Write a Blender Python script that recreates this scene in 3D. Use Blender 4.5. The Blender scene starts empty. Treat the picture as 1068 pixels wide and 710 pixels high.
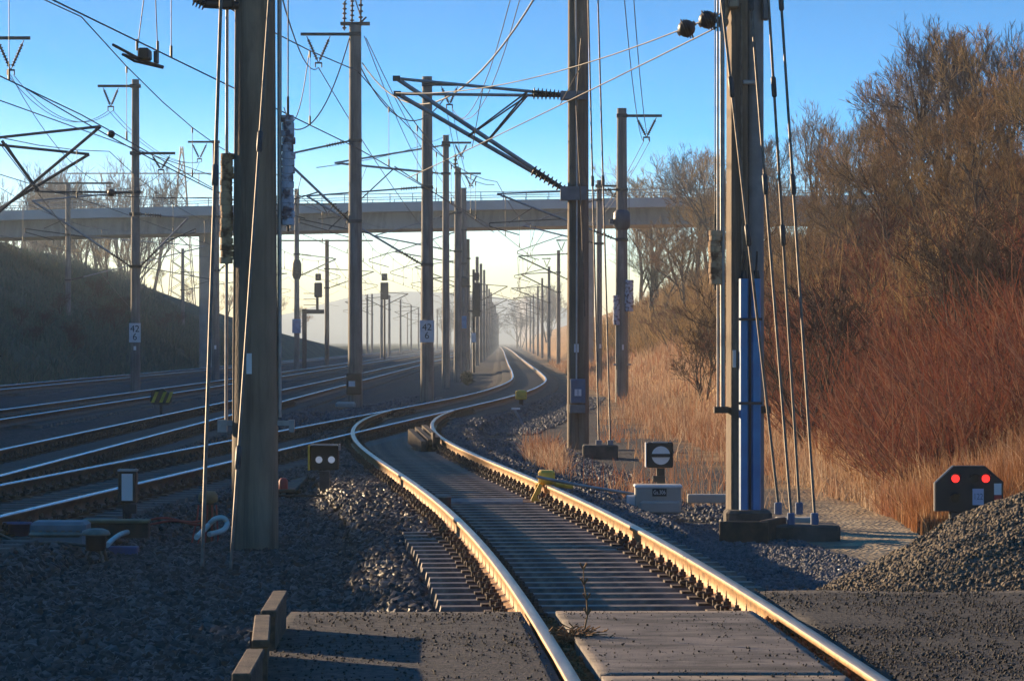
SUN_E=5.0; SUN_C=(1,.73,.44); SKY_E=.15; SKY_DUST=1.3; SKY_A=55.; SKY_B=1.6; SKY_SAT=1.85; EXPOSURE=1.27
HAZE=.00034; HAZE_C=(.66,.82,1.); HAZE_G=.3; HZ_TOP=60; NSHADE=0; LBH=10.6
TREE_VARS=[(1,10,.6,1,.6,.85,4),(2,10,.7,2,.55,.75,4),(3,10,.65,3,.6,.64,4),(4,10,.72,1,.45,.85,4),(5,10,.46,2,.95,.72,4),(6,6,.72,5,.45,.55,4)]
import bpy, math, random
import numpy as np
from math import radians as R, sin, cos, pi, tan
random.seed(7); rng = np.random.default_rng(7)
SC = bpy.context.scene; COL = SC.collection
F = 3700.0; EYE = 1.65                      # focal length in photo pixels, eye height in metres
def W(px, py, d): return ((px-534)*d/F, d, EYE-(py-356)*d/F)
def WX(px, d): return (px-534)*d/F
def WZ(py, d): return EYE-(py-356)*d/F
SUN_AZ, SUN_EL = 47.0, 11.0                 # degrees left of the view direction, above the horizon

# ------------------------------------------------------------------ materials
def mat(name, c1, c2=None, rough=.7, metal=0., scale=6., bump=0., bscale=None, detail=4., spec=.5, noise='n', stretch=None, lo=.35, hi=.65, stain=None):
    m = bpy.data.materials.new(name); m.use_nodes = True
    nt = m.node_tree; n = nt.nodes; l = nt.links; b = n['Principled BSDF']
    b.inputs['Roughness'].default_value = rough; b.inputs['Metallic'].default_value = metal
    b.inputs['Specular IOR Level'].default_value = spec
    tc = n.new('ShaderNodeTexCoord'); mp = n.new('ShaderNodeMapping'); l.new(tc.outputs['Object'], mp.inputs[0])
    if stretch: mp.inputs['Scale'].default_value = stretch
    if c2 is None: c2 = tuple(x*.62 for x in c1)
    t = n.new('ShaderNodeTexNoise'); t.inputs['Scale'].default_value = scale; t.inputs['Detail'].default_value = detail
    l.new(mp.outputs[0], t.inputs['Vector'])
    r = n.new('ShaderNodeValToRGB'); r.color_ramp.elements[0].position = lo; r.color_ramp.elements[1].position = hi
    r.color_ramp.elements[0].color = (*c2, 1); r.color_ramp.elements[1].color = (*c1, 1)
    l.new(t.outputs['Fac'], r.inputs[0]); out = r.outputs[0]
    if stain:                                   # (scale, low, high, darkest, stretch): blotches and streaks of dirt with a shape of their own
        m2 = n.new('ShaderNodeMapping'); m2.inputs['Scale'].default_value = stain[4]; l.new(tc.outputs['Object'], m2.inputs[0])
        t3 = n.new('ShaderNodeTexNoise'); t3.inputs['Scale'].default_value = stain[0]; t3.inputs['Detail'].default_value = 9; t3.inputs['Roughness'].default_value = .68; t3.inputs['Distortion'].default_value = .6; l.new(m2.outputs[0], t3.inputs['Vector'])
        r3 = n.new('ShaderNodeValToRGB'); e3 = r3.color_ramp.elements; e3[0].position = stain[1]; e3[1].position = stain[2]; e3[0].color = (*[stain[3]]*3,1); e3[1].color = (1,1,1,1); l.new(t3.outputs['Fac'], r3.inputs[0])
        mx = n.new('ShaderNodeMix'); mx.data_type = 'RGBA'; mx.blend_type = 'MULTIPLY'; mx.inputs['Factor'].default_value = 1; l.new(out, mx.inputs['A']); l.new(r3.outputs[0], mx.inputs['B']); out = mx.outputs['Result']
    l.new(out, b.inputs['Base Color'])
    if bump:
        t2 = n.new('ShaderNodeTexNoise'); t2.inputs['Scale'].default_value = bscale or scale*4; t2.inputs['Detail'].default_value = 5
        l.new(mp.outputs[0], t2.inputs['Vector'])
        bp = n.new('ShaderNodeBump'); bp.inputs['Strength'].default_value = bump; bp.inputs['Distance'].default_value = .02
        l.new(t2.outputs['Fac'], bp.inputs['Height']); l.new(bp.outputs[0], b.inputs['Normal'])
    return m
def mat_island(name, cols, rough=.85, patch=None, pscale=.35, transl=0.):
    """each loose piece (stone, blade, twig) takes its own colour"""
    m = bpy.data.materials.new(name); m.use_nodes = True
    nt = m.node_tree; n = nt.nodes; l = nt.links; b = n['Principled BSDF']
    b.inputs['Roughness'].default_value = rough; b.inputs['Specular IOR Level'].default_value = .25
    g = n.new('ShaderNodeNewGeometry'); r = n.new('ShaderNodeValToRGB'); r.color_ramp.interpolation = 'LINEAR'
    e = r.color_ramp.elements
    while len(e) < len(cols): e.new(.5)
    for i, c in enumerate(cols):
        e[i].position = i/(len(cols)-1); e[i].color = (*c, 1)
    l.new(g.outputs['Random Per Island'], r.inputs[0]); out = r.outputs[0]
    if patch:
        tc = n.new('ShaderNodeTexCoord'); t = n.new('ShaderNodeTexNoise'); t.inputs['Scale'].default_value = pscale; t.inputs['Detail'].default_value = 3
        l.new(tc.outputs['Object'], t.inputs['Vector'])
        rr = n.new('ShaderNodeValToRGB'); rr.color_ramp.elements[0].position = .42; rr.color_ramp.elements[1].position = .6
        l.new(t.outputs['Fac'], rr.inputs[0])
        mx = n.new('ShaderNodeMix'); mx.data_type = 'RGBA'; mx.blend_type = 'MULTIPLY'
        l.new(rr.outputs[0], mx.inputs['Factor']); l.new(out, mx.inputs['A']); mx.inputs['B'].default_value = (*patch, 1); out = mx.outputs['Result']
    l.new(out, b.inputs['Base Color'])
    if transl:
        tr = n.new('ShaderNodeBsdfTranslucent'); l.new(out, tr.inputs['Color']); ms = n.new('ShaderNodeMixShader'); ms.inputs[0].default_value = transl
        l.new(b.outputs[0], ms.inputs[1]); l.new(tr.outputs[0], ms.inputs[2]); l.new(ms.outputs[0], n['Material Output'].inputs[0])
    return m
def mat_emit(name, c, s):
    m = bpy.data.materials.new(name); m.use_nodes = True; b = m.node_tree.nodes['Principled BSDF']
    b.inputs['Base Color'].default_value = (*c, 1); b.inputs['Emission Color'].default_value = (*c, 1); b.inputs['Emission Strength'].default_value = s
    return m

M = {}
M['concrete'] = mat('mast concrete', (.27,.20,.145), (.165,.122,.09), .8, 0, 3, .3, 60, stretch=(1,1,.35), stain=(5,.38,.55,.5,(1,1,.06)))
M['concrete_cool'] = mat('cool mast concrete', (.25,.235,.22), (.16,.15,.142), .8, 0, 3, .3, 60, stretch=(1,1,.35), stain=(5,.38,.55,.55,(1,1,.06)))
M['concrete_pale'] = mat('pale concrete', (.42,.40,.37), (.30,.29,.27), .85, 0, 1.2, .1, 20)
M['slab'] = mat('crossing slab concrete', (.20,.165,.14), (.095,.08,.072), .8, 0, 3.2, .5, 90, detail=12, lo=.36, hi=.6, stain=(1.6,.40,.52,.35,(.7,1.6,1)))
M['weight'] = mat('weathered weight', (.52,.36,.22), (.17,.09,.05), .85, 0, 9, .3, 40, lo=.4, hi=.55)
M['weight_blue'] = mat('flaked blue white weight', (.42,.46,.58), (.13,.10,.12), .7, 0, 9, .3, 40, lo=.42, hi=.52)
M['galv'] = mat('galvanised steel', (.33,.34,.36), (.22,.23,.25), .5, .6, 8, .05)
M['dark_steel'] = mat('dark steel', (.07,.07,.075), (.035,.035,.04), .55, .4, 10, .1)
M['black'] = mat('black enamel', (.018,.018,.02), (.012,.012,.014), .55, 0, 5)
M['insul'] = mat('brown glazed insulator', (.035,.02,.018), (.02,.012,.012), .45, 0, 5)
M['wire'] = mat('wire', (.05,.045,.04), (.035,.03,.03), .5, .5, 5)
M['guy'] = mat('anchor rod', (.20,.16,.13), (.12,.09,.07), .55, .4, 12)
M['railtop'] = mat('polished rail head', (.66,.52,.34), (.44,.32,.20), .32, .85, 3, .06, 30, stretch=(6,.4,6))
M['railtop_bright'] = mat('bright rail head', (.72,.72,.72), (.55,.54,.53), .26, .95, 3, .03, 30, stretch=(6,.4,6))
M['rust'] = mat('rusty rail side', (.42,.235,.085), (.26,.135,.05), .6, .25, 5, .25, 50, stain=(9,.35,.5,.55,(1,1,1)))
M['rust_main'] = mat('dark rail side', (.15,.085,.05), (.08,.05,.035), .65, .2, 5, .2, 50)
M['rust_dark'] = mat('dark rusty steel', (.10,.06,.04), (.05,.032,.025), .75, .2, 8, .2)
M['dark_concrete'] = mat('dark stained concrete', (.10,.085,.075), (.05,.045,.042), .9, 0, 6, .4, 40)
M['sleeper'] = mat('steel sleeper', (.26,.19,.14), (.11,.08,.065), .6, .15, 6, .2, 50, stain=(3,.38,.55,.5,(1,1,1)))
M['sleeper_far'] = mat('grey sleeper', (.13,.12,.11), (.08,.075,.07), .8, 0, 5, .1)
M['wood'] = mat('weathered timber', (.14,.095,.06), (.06,.042,.03), .85, 0, 4, .3, 30, stretch=(5,1,5), stain=(6,.38,.55,.5,(1,1,1)))
M['white'] = mat('white enamel', (.72,.73,.75), (.62,.63,.66), .5, 0, 3)
M['ink'] = mat('black lettering', (.02,.02,.025), (.015,.015,.02), .6)
M['blue_pipe'] = mat('blue guard channel', (.04,.25,.52), (.03,.17,.40), .45, 0, 4, .05)
M['blue_box'] = mat('blue cabinet', (.10,.16,.28), (.07,.11,.20), .5, 0, 4)
M['grey_box'] = mat('grey cabinet', (.20,.21,.23), (.14,.15,.17), .6, 0, 5)
M['yellow'] = mat('yellow paint', (.78,.52,.05), (.55,.34,.04), .55, 0, 8, .1)
M['red'] = mat('red paint', (.55,.05,.04), (.38,.035,.03), .5, 0, 6)
M['hose_red'] = mat('red hose', (.34,.04,.025), (.2,.028,.02), .6, 0, 6)
M['hose_white'] = mat('pale hose', (.62,.6,.56), (.48,.46,.43), .5, 0, 6)
M['tub'] = mat('blue plastic tub', (.09,.10,.22), (.06,.07,.15), .5, 0, 5)
M['lid'] = mat('worn metal lid', (.30,.25,.20), (.16,.13,.11), .5, .4, 7)
M['bridge'] = mat('bridge concrete', (.40,.39,.37), (.30,.295,.285), .85, 0, .25, .05, 4, stretch=(.4,1,2), stain=(1.2,.36,.54,.68,(1,1,.12)))
M['bridge_edge'] = mat('bridge edge beam', (.52,.52,.52), (.43,.43,.43), .8, 0, .5)
M['trunk'] = mat('bark', (.11,.075,.05), (.05,.035,.028), .9, 0, 6, .4, 30)
M['twig_brown'] = mat_island('brown twigs', [(.06,.038,.025),(.30,.175,.085),(.52,.32,.14),(.17,.10,.055),(.38,.23,.10)], transl=.2)
M['twig_olive'] = mat_island('olive twigs', [(.07,.05,.028),(.32,.22,.095),(.50,.34,.15),(.19,.13,.06),(.40,.26,.11)], transl=.2)
M['slope_grass'] = mat_island('slope grass', [(.07,.12,.08),(.12,.17,.10),(.09,.13,.09),(.15,.16,.10)])
M['tan'] = mat('tan boards', (.26,.19,.09), (.15,.11,.06), .7, 0, 6, .2)
M['grit'] = mat_island('grit', [(.02,.018,.018),(.06,.05,.045),(.035,.03,.028),(.10,.085,.07)], .8)
M['twig_dark'] = mat_island('dark branches', [(.05,.034,.025),(.11,.07,.045),(.07,.045,.03)])
M['drum'] = mat('dark blue drum', (.045,.065,.11), (.03,.04,.07), .45, .2, 5)
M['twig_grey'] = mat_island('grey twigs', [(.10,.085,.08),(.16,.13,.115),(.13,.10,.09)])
M['brush_red'] = mat_island('red brushwood', [(.09,.034,.025),(.29,.095,.055),(.05,.03,.025),(.36,.20,.12),(.22,.066,.04),(.14,.07,.045),(.31,.14,.08)], transl=.2)
M['grass_dry'] = mat_island('dry grass', [(.28,.19,.12),(.54,.41,.29),(.40,.27,.17),(.22,.13,.08),(.62,.50,.37)], patch=(.66,.42,.36), pscale=.28, transl=.4)
M['reed'] = mat_island('reeds', [(.22,.13,.065),(.48,.34,.20),(.16,.085,.05),(.34,.20,.10),(.58,.45,.30)], patch=(.66,.44,.34), pscale=.5, transl=.45)
M['weed'] = mat_island('dry weed', [(.16,.09,.05),(.26,.15,.07)])
M['stone'] = mat_island('ballast stone', [(.015,.014,.015),(.052,.045,.043),(.028,.025,.025),(.125,.108,.098),(.02,.018,.018),(.065,.042,.032)], .5)
M['stone_frost_shade'] = mat_island('frost and shade gravel', [(.05,.05,.056),(.14,.14,.155),(.08,.078,.085)], .7)  # bluish tone stands for frost and for the blue shade on this gravel
M['stone_heap'] = mat_island('heap gravel', [(.04,.033,.027),(.14,.115,.09),(.075,.06,.048),(.19,.155,.115),(.06,.043,.032)], .85)
M['heap'] = mat('heap earth', (.12,.10,.08), (.06,.05,.042), .9, 0, 5, .8, 40, detail=8)
M['asphalt'] = mat('asphalt', (.07,.056,.05), (.017,.016,.016), .8, 0, 16, 1., 60, detail=14, lo=.40, hi=.62, stain=(1.3,.40,.54,.4,(.6,1.4,1)))
M['gravelroad'] = mat('dark gravel road', (.06,.05,.045), (.014,.013,.013), .85, 0, 14, 1., 45, detail=14, lo=.4, hi=.62, stain=(1.1,.38,.56,.4,(.6,1.6,1)))
M['hill'] = mat('far hill', (.10,.11,.08), (.07,.08,.06), 1, 0, .004)
M['redlamp'] = mat_emit('red signal lamp', (1.,.025,.02), .85)
M['whitelamp'] = mat_emit('white signal lamp', (.55,.6,.7), .12)
M['lens_dark'] = mat('unlit lens', (.03,.04,.035), (.02,.025,.022), .2)

def ground_material():
    m = bpy.data.materials.new('ground'); m.use_nodes = True
    nt = m.node_tree; n = nt.nodes; l = nt.links; b = n['Principled BSDF']; b.inputs['Roughness'].default_value = .9; b.inputs['Specular IOR Level'].default_value = .2
    tc = n.new('ShaderNodeTexCoord')
    def noise(s, d=4):
        t = n.new('ShaderNodeTexNoise'); t.inputs['Scale'].default_value = s; t.inputs['Detail'].default_value = d; l.new(tc.outputs['Object'], t.inputs['Vector']); return t.outputs['Fac']
    def ramp(x, a, ca, bb, cb):
        r = n.new('ShaderNodeValToRGB'); e = r.color_ramp.elements; e[0].position = a; e[1].position = bb; e[0].color = (*ca,1); e[1].color = (*cb,1); l.new(x, r.inputs[0]); return r.outputs[0]
    def mix(f, a, c):
        x = n.new('ShaderNodeMix'); x.data_type = 'RGBA'; l.new(f, x.inputs['Factor']); l.new(a, x.inputs['A']); l.new(c, x.inputs['B']); return x.outputs['Result']
    vo = n.new('ShaderNodeTexVoronoi'); vo.inputs['Scale'].default_value = 18; l.new(tc.outputs['Object'], vo.inputs['Vector'])
    sep = n.new('ShaderNodeSeparateColor'); l.new(vo.outputs['Color'], sep.inputs[0])
    ballast = ramp(sep.outputs[0], .0, (.03,.028,.028), 1., (.10,.09,.088))
    gr = ramp(noise(.9, 6), .35, (.20,.10,.045), .62, (.38,.24,.11))
    gl = ramp(noise(.25, 6), .35, (.04,.06,.035), .65, (.10,.12,.06))
    sunlit_sand = ramp(noise(2.5, 8), .38, (.2,.155,.11), .62, (.52,.40,.25))  # sand, made paler to stand for a sunlit strip beside the heap
    def attr(nm):
        a = n.new('ShaderNodeAttribute'); a.attribute_name = nm; return a.outputs['Fac']
    c = mix(attr('right_grass'), ballast, gr); c = mix(attr('left_grass'), c, gl); c = mix(attr('sunlit_sand'), c, sunlit_sand)
    l.new(c, b.inputs['Base Color'])
    bp = n.new('ShaderNodeBump'); bp.inputs['Strength'].default_value = .9; bp.inputs['Distance'].default_value = .04
    l.new(vo.outputs['Distance'], bp.inputs['Height']); l.new(bp.outputs[0], b.inputs['Normal'])
    return m
M['ground'] = ground_material()

# ------------------------------------------------------------------ object helpers
ORG = {}
def tag(o, label=None, cat=None, group=None, kind=None):
    if label: o['label'] = label
    if cat: o['category'] = cat
    if group: o['group'] = group
    if kind: o['kind'] = kind
    return o
def thing(name, loc, label, cat, group=None):
    o = bpy.data.objects.new(name, None); COL.objects.link(o); o.location = loc; o.empty_display_size = .2
    ORG[o.name] = np.array(loc, float)
    return tag(o, label, cat, group)
def link_mesh(name, me, parent=None, loc=None):
    o = bpy.data.objects.new(name, me); COL.objects.link(o)
    if parent: o.parent = parent
    if loc is not None: o.location = loc
    return o
def np_mesh(name, V, Fc, mats, idx=None, smooth=False, org=(0,0,0)):
    V = np.asarray(V, np.float32) - np.asarray(org, np.float32); Fc = np.asarray(Fc, np.int32)
    me = bpy.data.meshes.new(name); k = Fc.shape[1]
    me.vertices.add(len(V)); me.vertices.foreach_set('co', V.ravel())
    me.loops.add(Fc.size); me.loops.foreach_set('vertex_index', Fc.ravel())
    me.polygons.add(len(Fc)); me.polygons.foreach_set('loop_start', np.arange(0, Fc.size, k, dtype=np.int32))
    me.polygons.foreach_set('loop_total', np.full(len(Fc), k, np.int32))
    for m in (mats if isinstance(mats, (list, tuple)) else [mats]): me.materials.append(m)
    if idx is not None: me.polygons.foreach_set('material_index', np.asarray(idx, np.int32))
    if smooth: me.polygons.foreach_set('use_smooth', np.ones(len(Fc), bool))
    me.update(); me.validate(); return me
def smooth_path(pts, m=5):
    P = [np.array(p, float) for p in pts]; P = [2*P[0]-P[1]]+P+[2*P[-1]-P[-2]]; out = []
    for i in range(1, len(P)-2):
        for k in range(m):
            t = k/m; a, b, c, d = P[i-1:i+3]; out.append(tuple(.5*(2*b+(c-a)*t+(2*a-5*b+4*c-d)*t*t+(3*b-a-3*c+d)*t**3)))
    return out+[tuple(P[-2])]
class MB:
    def __init__(s): s.v = []; s.f = []; s.sm = []
    def add(s, vs, fs, smooth=False):
        o = len(s.v); s.v += [tuple(map(float, p)) for p in vs]; s.f += [tuple(i+o for i in q) for q in fs]; s.sm += [smooth]*len(fs); return s
    def box(s, c, d, rz=0, rx=0, bev=0.):
        hx, hy, hz = d[0]/2, d[1]/2, d[2]/2
        b = min(bev, hx*.9, hy*.9, hz*.9)
        def tr(p):
            x, y, z = p
            y, z = y*cos(rx)-z*sin(rx), y*sin(rx)+z*cos(rx)
            x, y = x*cos(rz)-y*sin(rz), x*sin(rz)+y*cos(rz)
            return (x+c[0], y+c[1], z+c[2])
        if b <= 0:
            P = [(x,y,z) for z in (-hz,hz) for x,y in ((-hx,-hy),(hx,-hy),(hx,hy),(-hx,hy))]
            fs = [(3,2,1,0),(4,5,6,7),(0,1,5,4),(1,2,6,5),(2,3,7,6),(3,0,4,7)]
        else:
            def ring(z, i):
                a, e = hx-i, hy-i; k = b*.999 if i == 0 else b*.6
                return [(-a+k,-e,z),(a-k,-e,z),(a,-e+k,z),(a,e-k,z),(a-k,e,z),(-a+k,e,z),(-a,e-k,z),(-a,-e+k,z)]
            P = ring(-hz,b)+ring(-hz+b,0)+ring(hz-b,0)+ring(hz,b); fs = [tuple(range(7,-1,-1)), tuple(range(24,32))]
            for k in range(3):
                for j in range(8): fs.append((k*8+j, k*8+(j+1)%8, (k+1)*8+(j+1)%8, (k+1)*8+j))
        return s.add([tr(p) for p in P], fs)
    def tube(s, pts, r, n=6, cap=True, smooth=True):
        P = np.array(pts, float); k = len(P); rr = np.broadcast_to(np.array(r, float), (k,))
        T = np.gradient(P, axis=0); T /= (np.linalg.norm(T, axis=1, keepdims=True)+1e-12)
        up = np.array([0,0,1.]) if abs(T[0][2]) < .9 else np.array([1.,0,0])
        vs = []
        for i in range(k):
            a = np.cross(T[i], up); nn = np.linalg.norm(a)
            if nn < 1e-6: a = np.array([1.,0,0]); nn = 1
            a /= nn; b = np.cross(T[i], a)
            for j in range(n):
                t = 2*pi*j/n; vs.append(P[i]+rr[i]*(cos(t)*a+sin(t)*b))
        fs = [(i*n+j, i*n+(j+1)%n, (i+1)*n+(j+1)%n, (i+1)*n+j) for i in range(k-1) for j in range(n)]
        s.add(vs, fs, smooth)
        if cap: s.add(vs[:n], [tuple(range(n-1,-1,-1))]); s.add(vs[-n:], [tuple(range(n))])
        return s
    def cyl(s, x, y, z0, z1, r0, r1=None, n=20, rings=1):
        r1 = r0 if r1 is None else r1
        ts = np.linspace(0, 1, rings+1)
        return s.tube([(x,y,z0+(z1-z0)*t) for t in ts], [r0+(r1-r0)*t for t in ts], n)
    def insul(s, a, b, r=.07, core=.03, ribs=7, n=10):
        a = np.array(a, float); b = np.array(b, float); P = []; rr = []
        for i in range(ribs):
            for t, q in ((.0,core),(.3,core),(.45,r),(.6,r),(.75,core)):
                P.append(a+(b-a)*((i+t)/ribs)); rr.append(q)
        P.append(b); rr.append(core)
        return s.tube(P, rr, n, smooth=False)
    def poly(s, poly, y0, y1, axis='y'):
        """extrude a 2-D outline (x,z) from y0 to y1"""
        k = len(poly); vs = [(p[0], y, p[1]) for y in (y0, y1) for p in poly]
        fs = [tuple(range(k)), tuple(range(2*k-1, k-1, -1))]+[((i+1)%k, i, k+i, k+(i+1)%k) for i in range(k)]
        return s.add(vs, fs)
    def disc_y(s, x, y, z, r, dy=.01, n=24):
        return s.poly([(x+r*cos(-2*pi*i/n), z+r*sin(-2*pi*i/n)) for i in range(n)][::-1], y-dy, y)
    def ball(s, c, r, n=12, sq=1.):
        P = [(c[0], c[1], c[2]-r*sq*cos(pi*i/8)) for i in range(9)]; rr = [max(1e-3, r*sin(pi*i/8)) for i in range(9)]
        return s.tube(P, rr, n)
    def build(s, name, m, parent=None, top=None):
        org = ORG[parent.name] if parent else np.array(top if top is not None else (0,0,0), float)
        me = bpy.data.meshes.new(name)
        me.from_pydata([tuple(np.array(p)-org) for p in s.v], [], s.f)
        me.materials.append(m); me.polygons.foreach_set('use_smooth', s.sm); me.update()
        o = bpy.data.objects.new(name, me); COL.objects.link(o)
        if parent: o.parent = parent; ORG[o.name] = org
        else: o.location = org; ORG[o.name] = org
        return o
def text(name, body, size, loc, m, parent, rz=0, sx=1.):
    cu = bpy.data.curves.new(name, 'FONT'); cu.body = body; cu.size = size; cu.align_x = 'CENTER'; cu.align_y = 'CENTER'; cu.extrude = .002; cu.space_line = .85
    t = bpy.data.objects.new('tmp', cu); COL.objects.link(t)
    dg = bpy.context.evaluated_depsgraph_get(); dg.update()
    me = bpy.data.meshes.new_from_object(t.evaluated_get(dg)); bpy.data.objects.remove(t)
    me.name = name; me.materials.clear(); me.materials.append(m)
    o = link_mesh(name, me, parent, np.array(loc)-ORG[parent.name]); o.rotation_euler = (pi/2, 0, rz); o.scale = (sx,1,1); ORG[o.name] = np.array(loc)
    return o
def sagged(a, b, sag, n=12):
    a = np.array(a, float); b = np.array(b, float)
    return [tuple(a+(b-a)*t-np.array([0,0,4*sag*t*(1-t)])) for t in np.linspace(0,1,n)]

# ------------------------------------------------------------------ camera, light, sky, air
cam = bpy.data.cameras.new('camera'); co = bpy.data.objects.new('camera', cam); COL.objects.link(co)
co.location = (0,0,EYE); co.rotation_euler = (pi/2,0,0); cam.sensor_width = 36; cam.lens = F/1068*36; cam.shift_y = 1/1068
cam.clip_start = .5; cam.clip_end = 20000; SC.camera = co
sv = np.array([-sin(R(SUN_AZ))*cos(R(SUN_EL)), cos(R(SUN_AZ))*cos(R(SUN_EL)), sin(R(SUN_EL))])
sl = bpy.data.lights.new('sun', 'SUN'); sl.energy = SUN_E; sl.angle = R(.5); sl.color = SUN_C
so = bpy.data.objects.new('sun', sl); COL.objects.link(so); so.location = (-40,60,40)
from mathutils import Vector
so.rotation_euler = Vector(sv).to_track_quat('Z','Y').to_euler()
w = bpy.data.worlds.new('World'); SC.world = w; w.use_nodes = True
nt = w.node_tree; n = nt.nodes; l = nt.links; bg = n['Background']; bg.inputs[1].default_value = SKY_E
sky = n.new('ShaderNodeTexSky'); sky.sky_type = 'NISHITA'; sky.sun_disc = False; sky.sun_elevation = R(SUN_EL); sky.sun_rotation = R(-SUN_AZ)
sky.dust_density = SKY_DUST; sky.ozone_density = 2.5; sky.air_density = 1.
tc = n.new('ShaderNodeTexCoord'); sx = n.new('ShaderNodeSeparateXYZ'); cb = n.new('ShaderNodeCombineXYZ'); l.new(tc.outputs['Generated'], sx.inputs[0])
def mth(op, p, q):                              # the clear winter sky deepens fast above the horizon
    k = n.new('ShaderNodeMath'); k.operation = op
    for s_, v in zip(k.inputs, (p,q)):
        if isinstance(v, float): s_.default_value = v
        else: l.new(v, s_)
    return k.outputs[0]
z_ = mth('MAXIMUM', sx.outputs[2], 0.); zz_ = mth('ADD', mth('MULTIPLY', mth('MULTIPLY', z_, z_), SKY_A), mth('ADD', mth('MULTIPLY', z_, SKY_B), .012))
l.new(sx.outputs[0], cb.inputs[0]); l.new(sx.outputs[1], cb.inputs[1]); l.new(zz_, cb.inputs[2])
nm = n.new('ShaderNodeVectorMath'); nm.operation = 'NORMALIZE'; l.new(cb.outputs[0], nm.inputs[0]); l.new(nm.outputs[0], sky.inputs[0])
hs = n.new('ShaderNodeHueSaturation'); hs.inputs['Saturation'].default_value = SKY_SAT; l.new(sky.outputs[0], hs.inputs['Color']); l.new(hs.outputs[0], bg.inputs[0])
vs = SC.view_settings; vs.view_transform = 'Standard'; vs.look = 'None'; vs.gamma = 1; vs.use_curve_mapping = False; vs.exposure = EXPOSURE
SC.cycles.use_denoising = True; SC.cycles.max_bounces = 6; SC.cycles.volume_bounces = 0; SC.cycles.diffuse_bounces = 3; SC.cycles.glossy_bounces = 3
SC.cycles.transparent_max_bounces = 8
# ------------------------------------------------------------------ track alignments (x of the centre line as a function of y)
class Path:
    def __init__(s, pts):
        p = np.array(sorted(pts), float); s.y = np.arange(p[0,0], p[-1,0]+.25, .5); x = np.interp(s.y, p[:,0], p[:,1])
        for _ in range(3):
            k = 13; e = np.concatenate([x[0]-(x[1:k+1]-x[0])[::-1], x, x[-1]-(x[-k-1:-1]-x[-1])[::-1]])
            x = np.convolve(e, np.ones(2*k+1)/(2*k+1), 'valid')
        s.x = x; s.d = np.gradient(x, s.y)
    def at(s, y): return np.interp(y, s.y, s.x)
    def slope(s, y): return np.interp(y, s.y, s.d)
OURS = Path([(4,1.5),(10,1.33),(17.25,1.08),(23.2,.86),(30,.5),(36,.12),(40,-.22),(46,-.78),(52,-1.36),(58.7,-1.92),(65,-2.26),(72,-2.48),(78,-2.52),(83,-2.36),(90,-1.95),(100,-1.3)])
T1 = Path([(4,-7.4),(20,-6.45),(33.5,-5.62),(41,-5.17),(49,-4.65),(58.7,-4.0),(76,-2.85),(86,-2.17),(100,-1.2),(109,-.65),(120,-.12),(133,.32),(150,.72),(165,.82),(200,.75),(270,.46),(400,0),(610,-.65),(900,-1.9),(1500,-5)])
T2 = Path([(4,-7.07),(1500,-7.6)]); T3 = Path([(4,-11.6),(200,-11.7),(500,-12.2),(1500,-15)]); T4 = Path([(4,-18.3),(300,-18.6),(1500,-22)])

def noise2(X, Y, s, seed=0):
    r = np.random.default_rng(seed); z = np.zeros_like(X, float)
    for i in range(10):
        a = r.uniform(0, 2*pi); k = s*r.uniform(.5, 2.2); z = z+np.sin(k*(X*np.cos(a)+Y*np.sin(a))+r.uniform(0,6.28))
    return z/10**.5*.7
BASE = -.42; LB = LBH
def terrain(X, Y, rough=True):
    X = np.asarray(X, float); Y = np.asarray(Y, float)
    z = np.full(np.broadcast(X, Y).shape, BASE)
    for P, lim in ((OURS, 84), (T1, 1e9), (T2, 1e9), (T3, 1e9), (T4, 1e9)):
        d = np.abs(X-P.at(Y)); bed = -.265-np.maximum(0, d-1.55)*.5
        bed = bed+(np.where((d < .62)|((d > .9)&(d < 1.3)&(Y < 33)), -.06, 0)+np.where((d > .92)&(d < 1.7), .075, 0)*np.clip((Y-33)/3,0,1))*(P is OURS); z = np.where(Y < lim, np.maximum(z, bed), z)
    if rough: z = z+np.where((X > -24)&(X < 4.5), .018*noise2(X, Y, 3., 3), 0)
    # the cutting on the right
    ramp = np.clip((Y-33)/14, 0, 1); t = np.maximum(0, X-5.0-np.clip((70-Y)*.0,0,1)); bank = np.minimum(t*.62, 6.3+.03*t)
    bank = np.where(t < 1.2, bank*t/1.2, bank)
    z = z+bank*ramp+np.where(X > 4.5, (.14*noise2(X, Y, .9, 5)+.06*noise2(X, Y, 2.6, 6))*np.clip((X-4.5)/2,0,1)*ramp, 0)
    # the cutting on the left; its unseen crest is raised to shade the foreground
    t = np.maximum(0, -22.4-X); H = np.interp(Y, [0,60,190,240,275,330,420,520,900], [LB,LB,LB,9.8,9.5,7.5,3.2,1.0,.6])
    H = H*(1+.07*noise2(X*0, Y, .16, 9)); bank = np.minimum(t*.60, H); bank = np.where(t < 2, bank*t/2, bank)
    z = z+bank+np.where(X < -22, .25*noise2(X, Y, .5, 8)*np.clip((-22-X)/4,0,1), 0)
    # flat fields far out, and the hill
    z = z+47*np.exp(-(np.abs(X+70)/150)**3-((Y-3600)/330)**2)+26*np.exp(-((X+460)/300)**2-((Y-3500)/350)**2)
    return z
ys = np.concatenate([np.arange(4,50,.3), np.arange(50,120,.7), np.arange(120,320,2.5), np.arange(320,900,20), np.arange(900,2100,100), np.arange(2100,4600,80)])
xs = np.concatenate([-np.geomspace(2500,70,26), np.arange(-66,-24,1.5), np.arange(-24,-9,.3), np.arange(-9,6,.15), np.arange(6,22,.35), np.arange(22.5,40,2), np.geomspace(42,2500,26)])
GX, GY = np.meshgrid(xs, ys); GZ = terrain(GX, GY)
V = np.stack([GX, GY, GZ], -1).reshape(-1,3); nx, ny = len(xs), len(ys)
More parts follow.
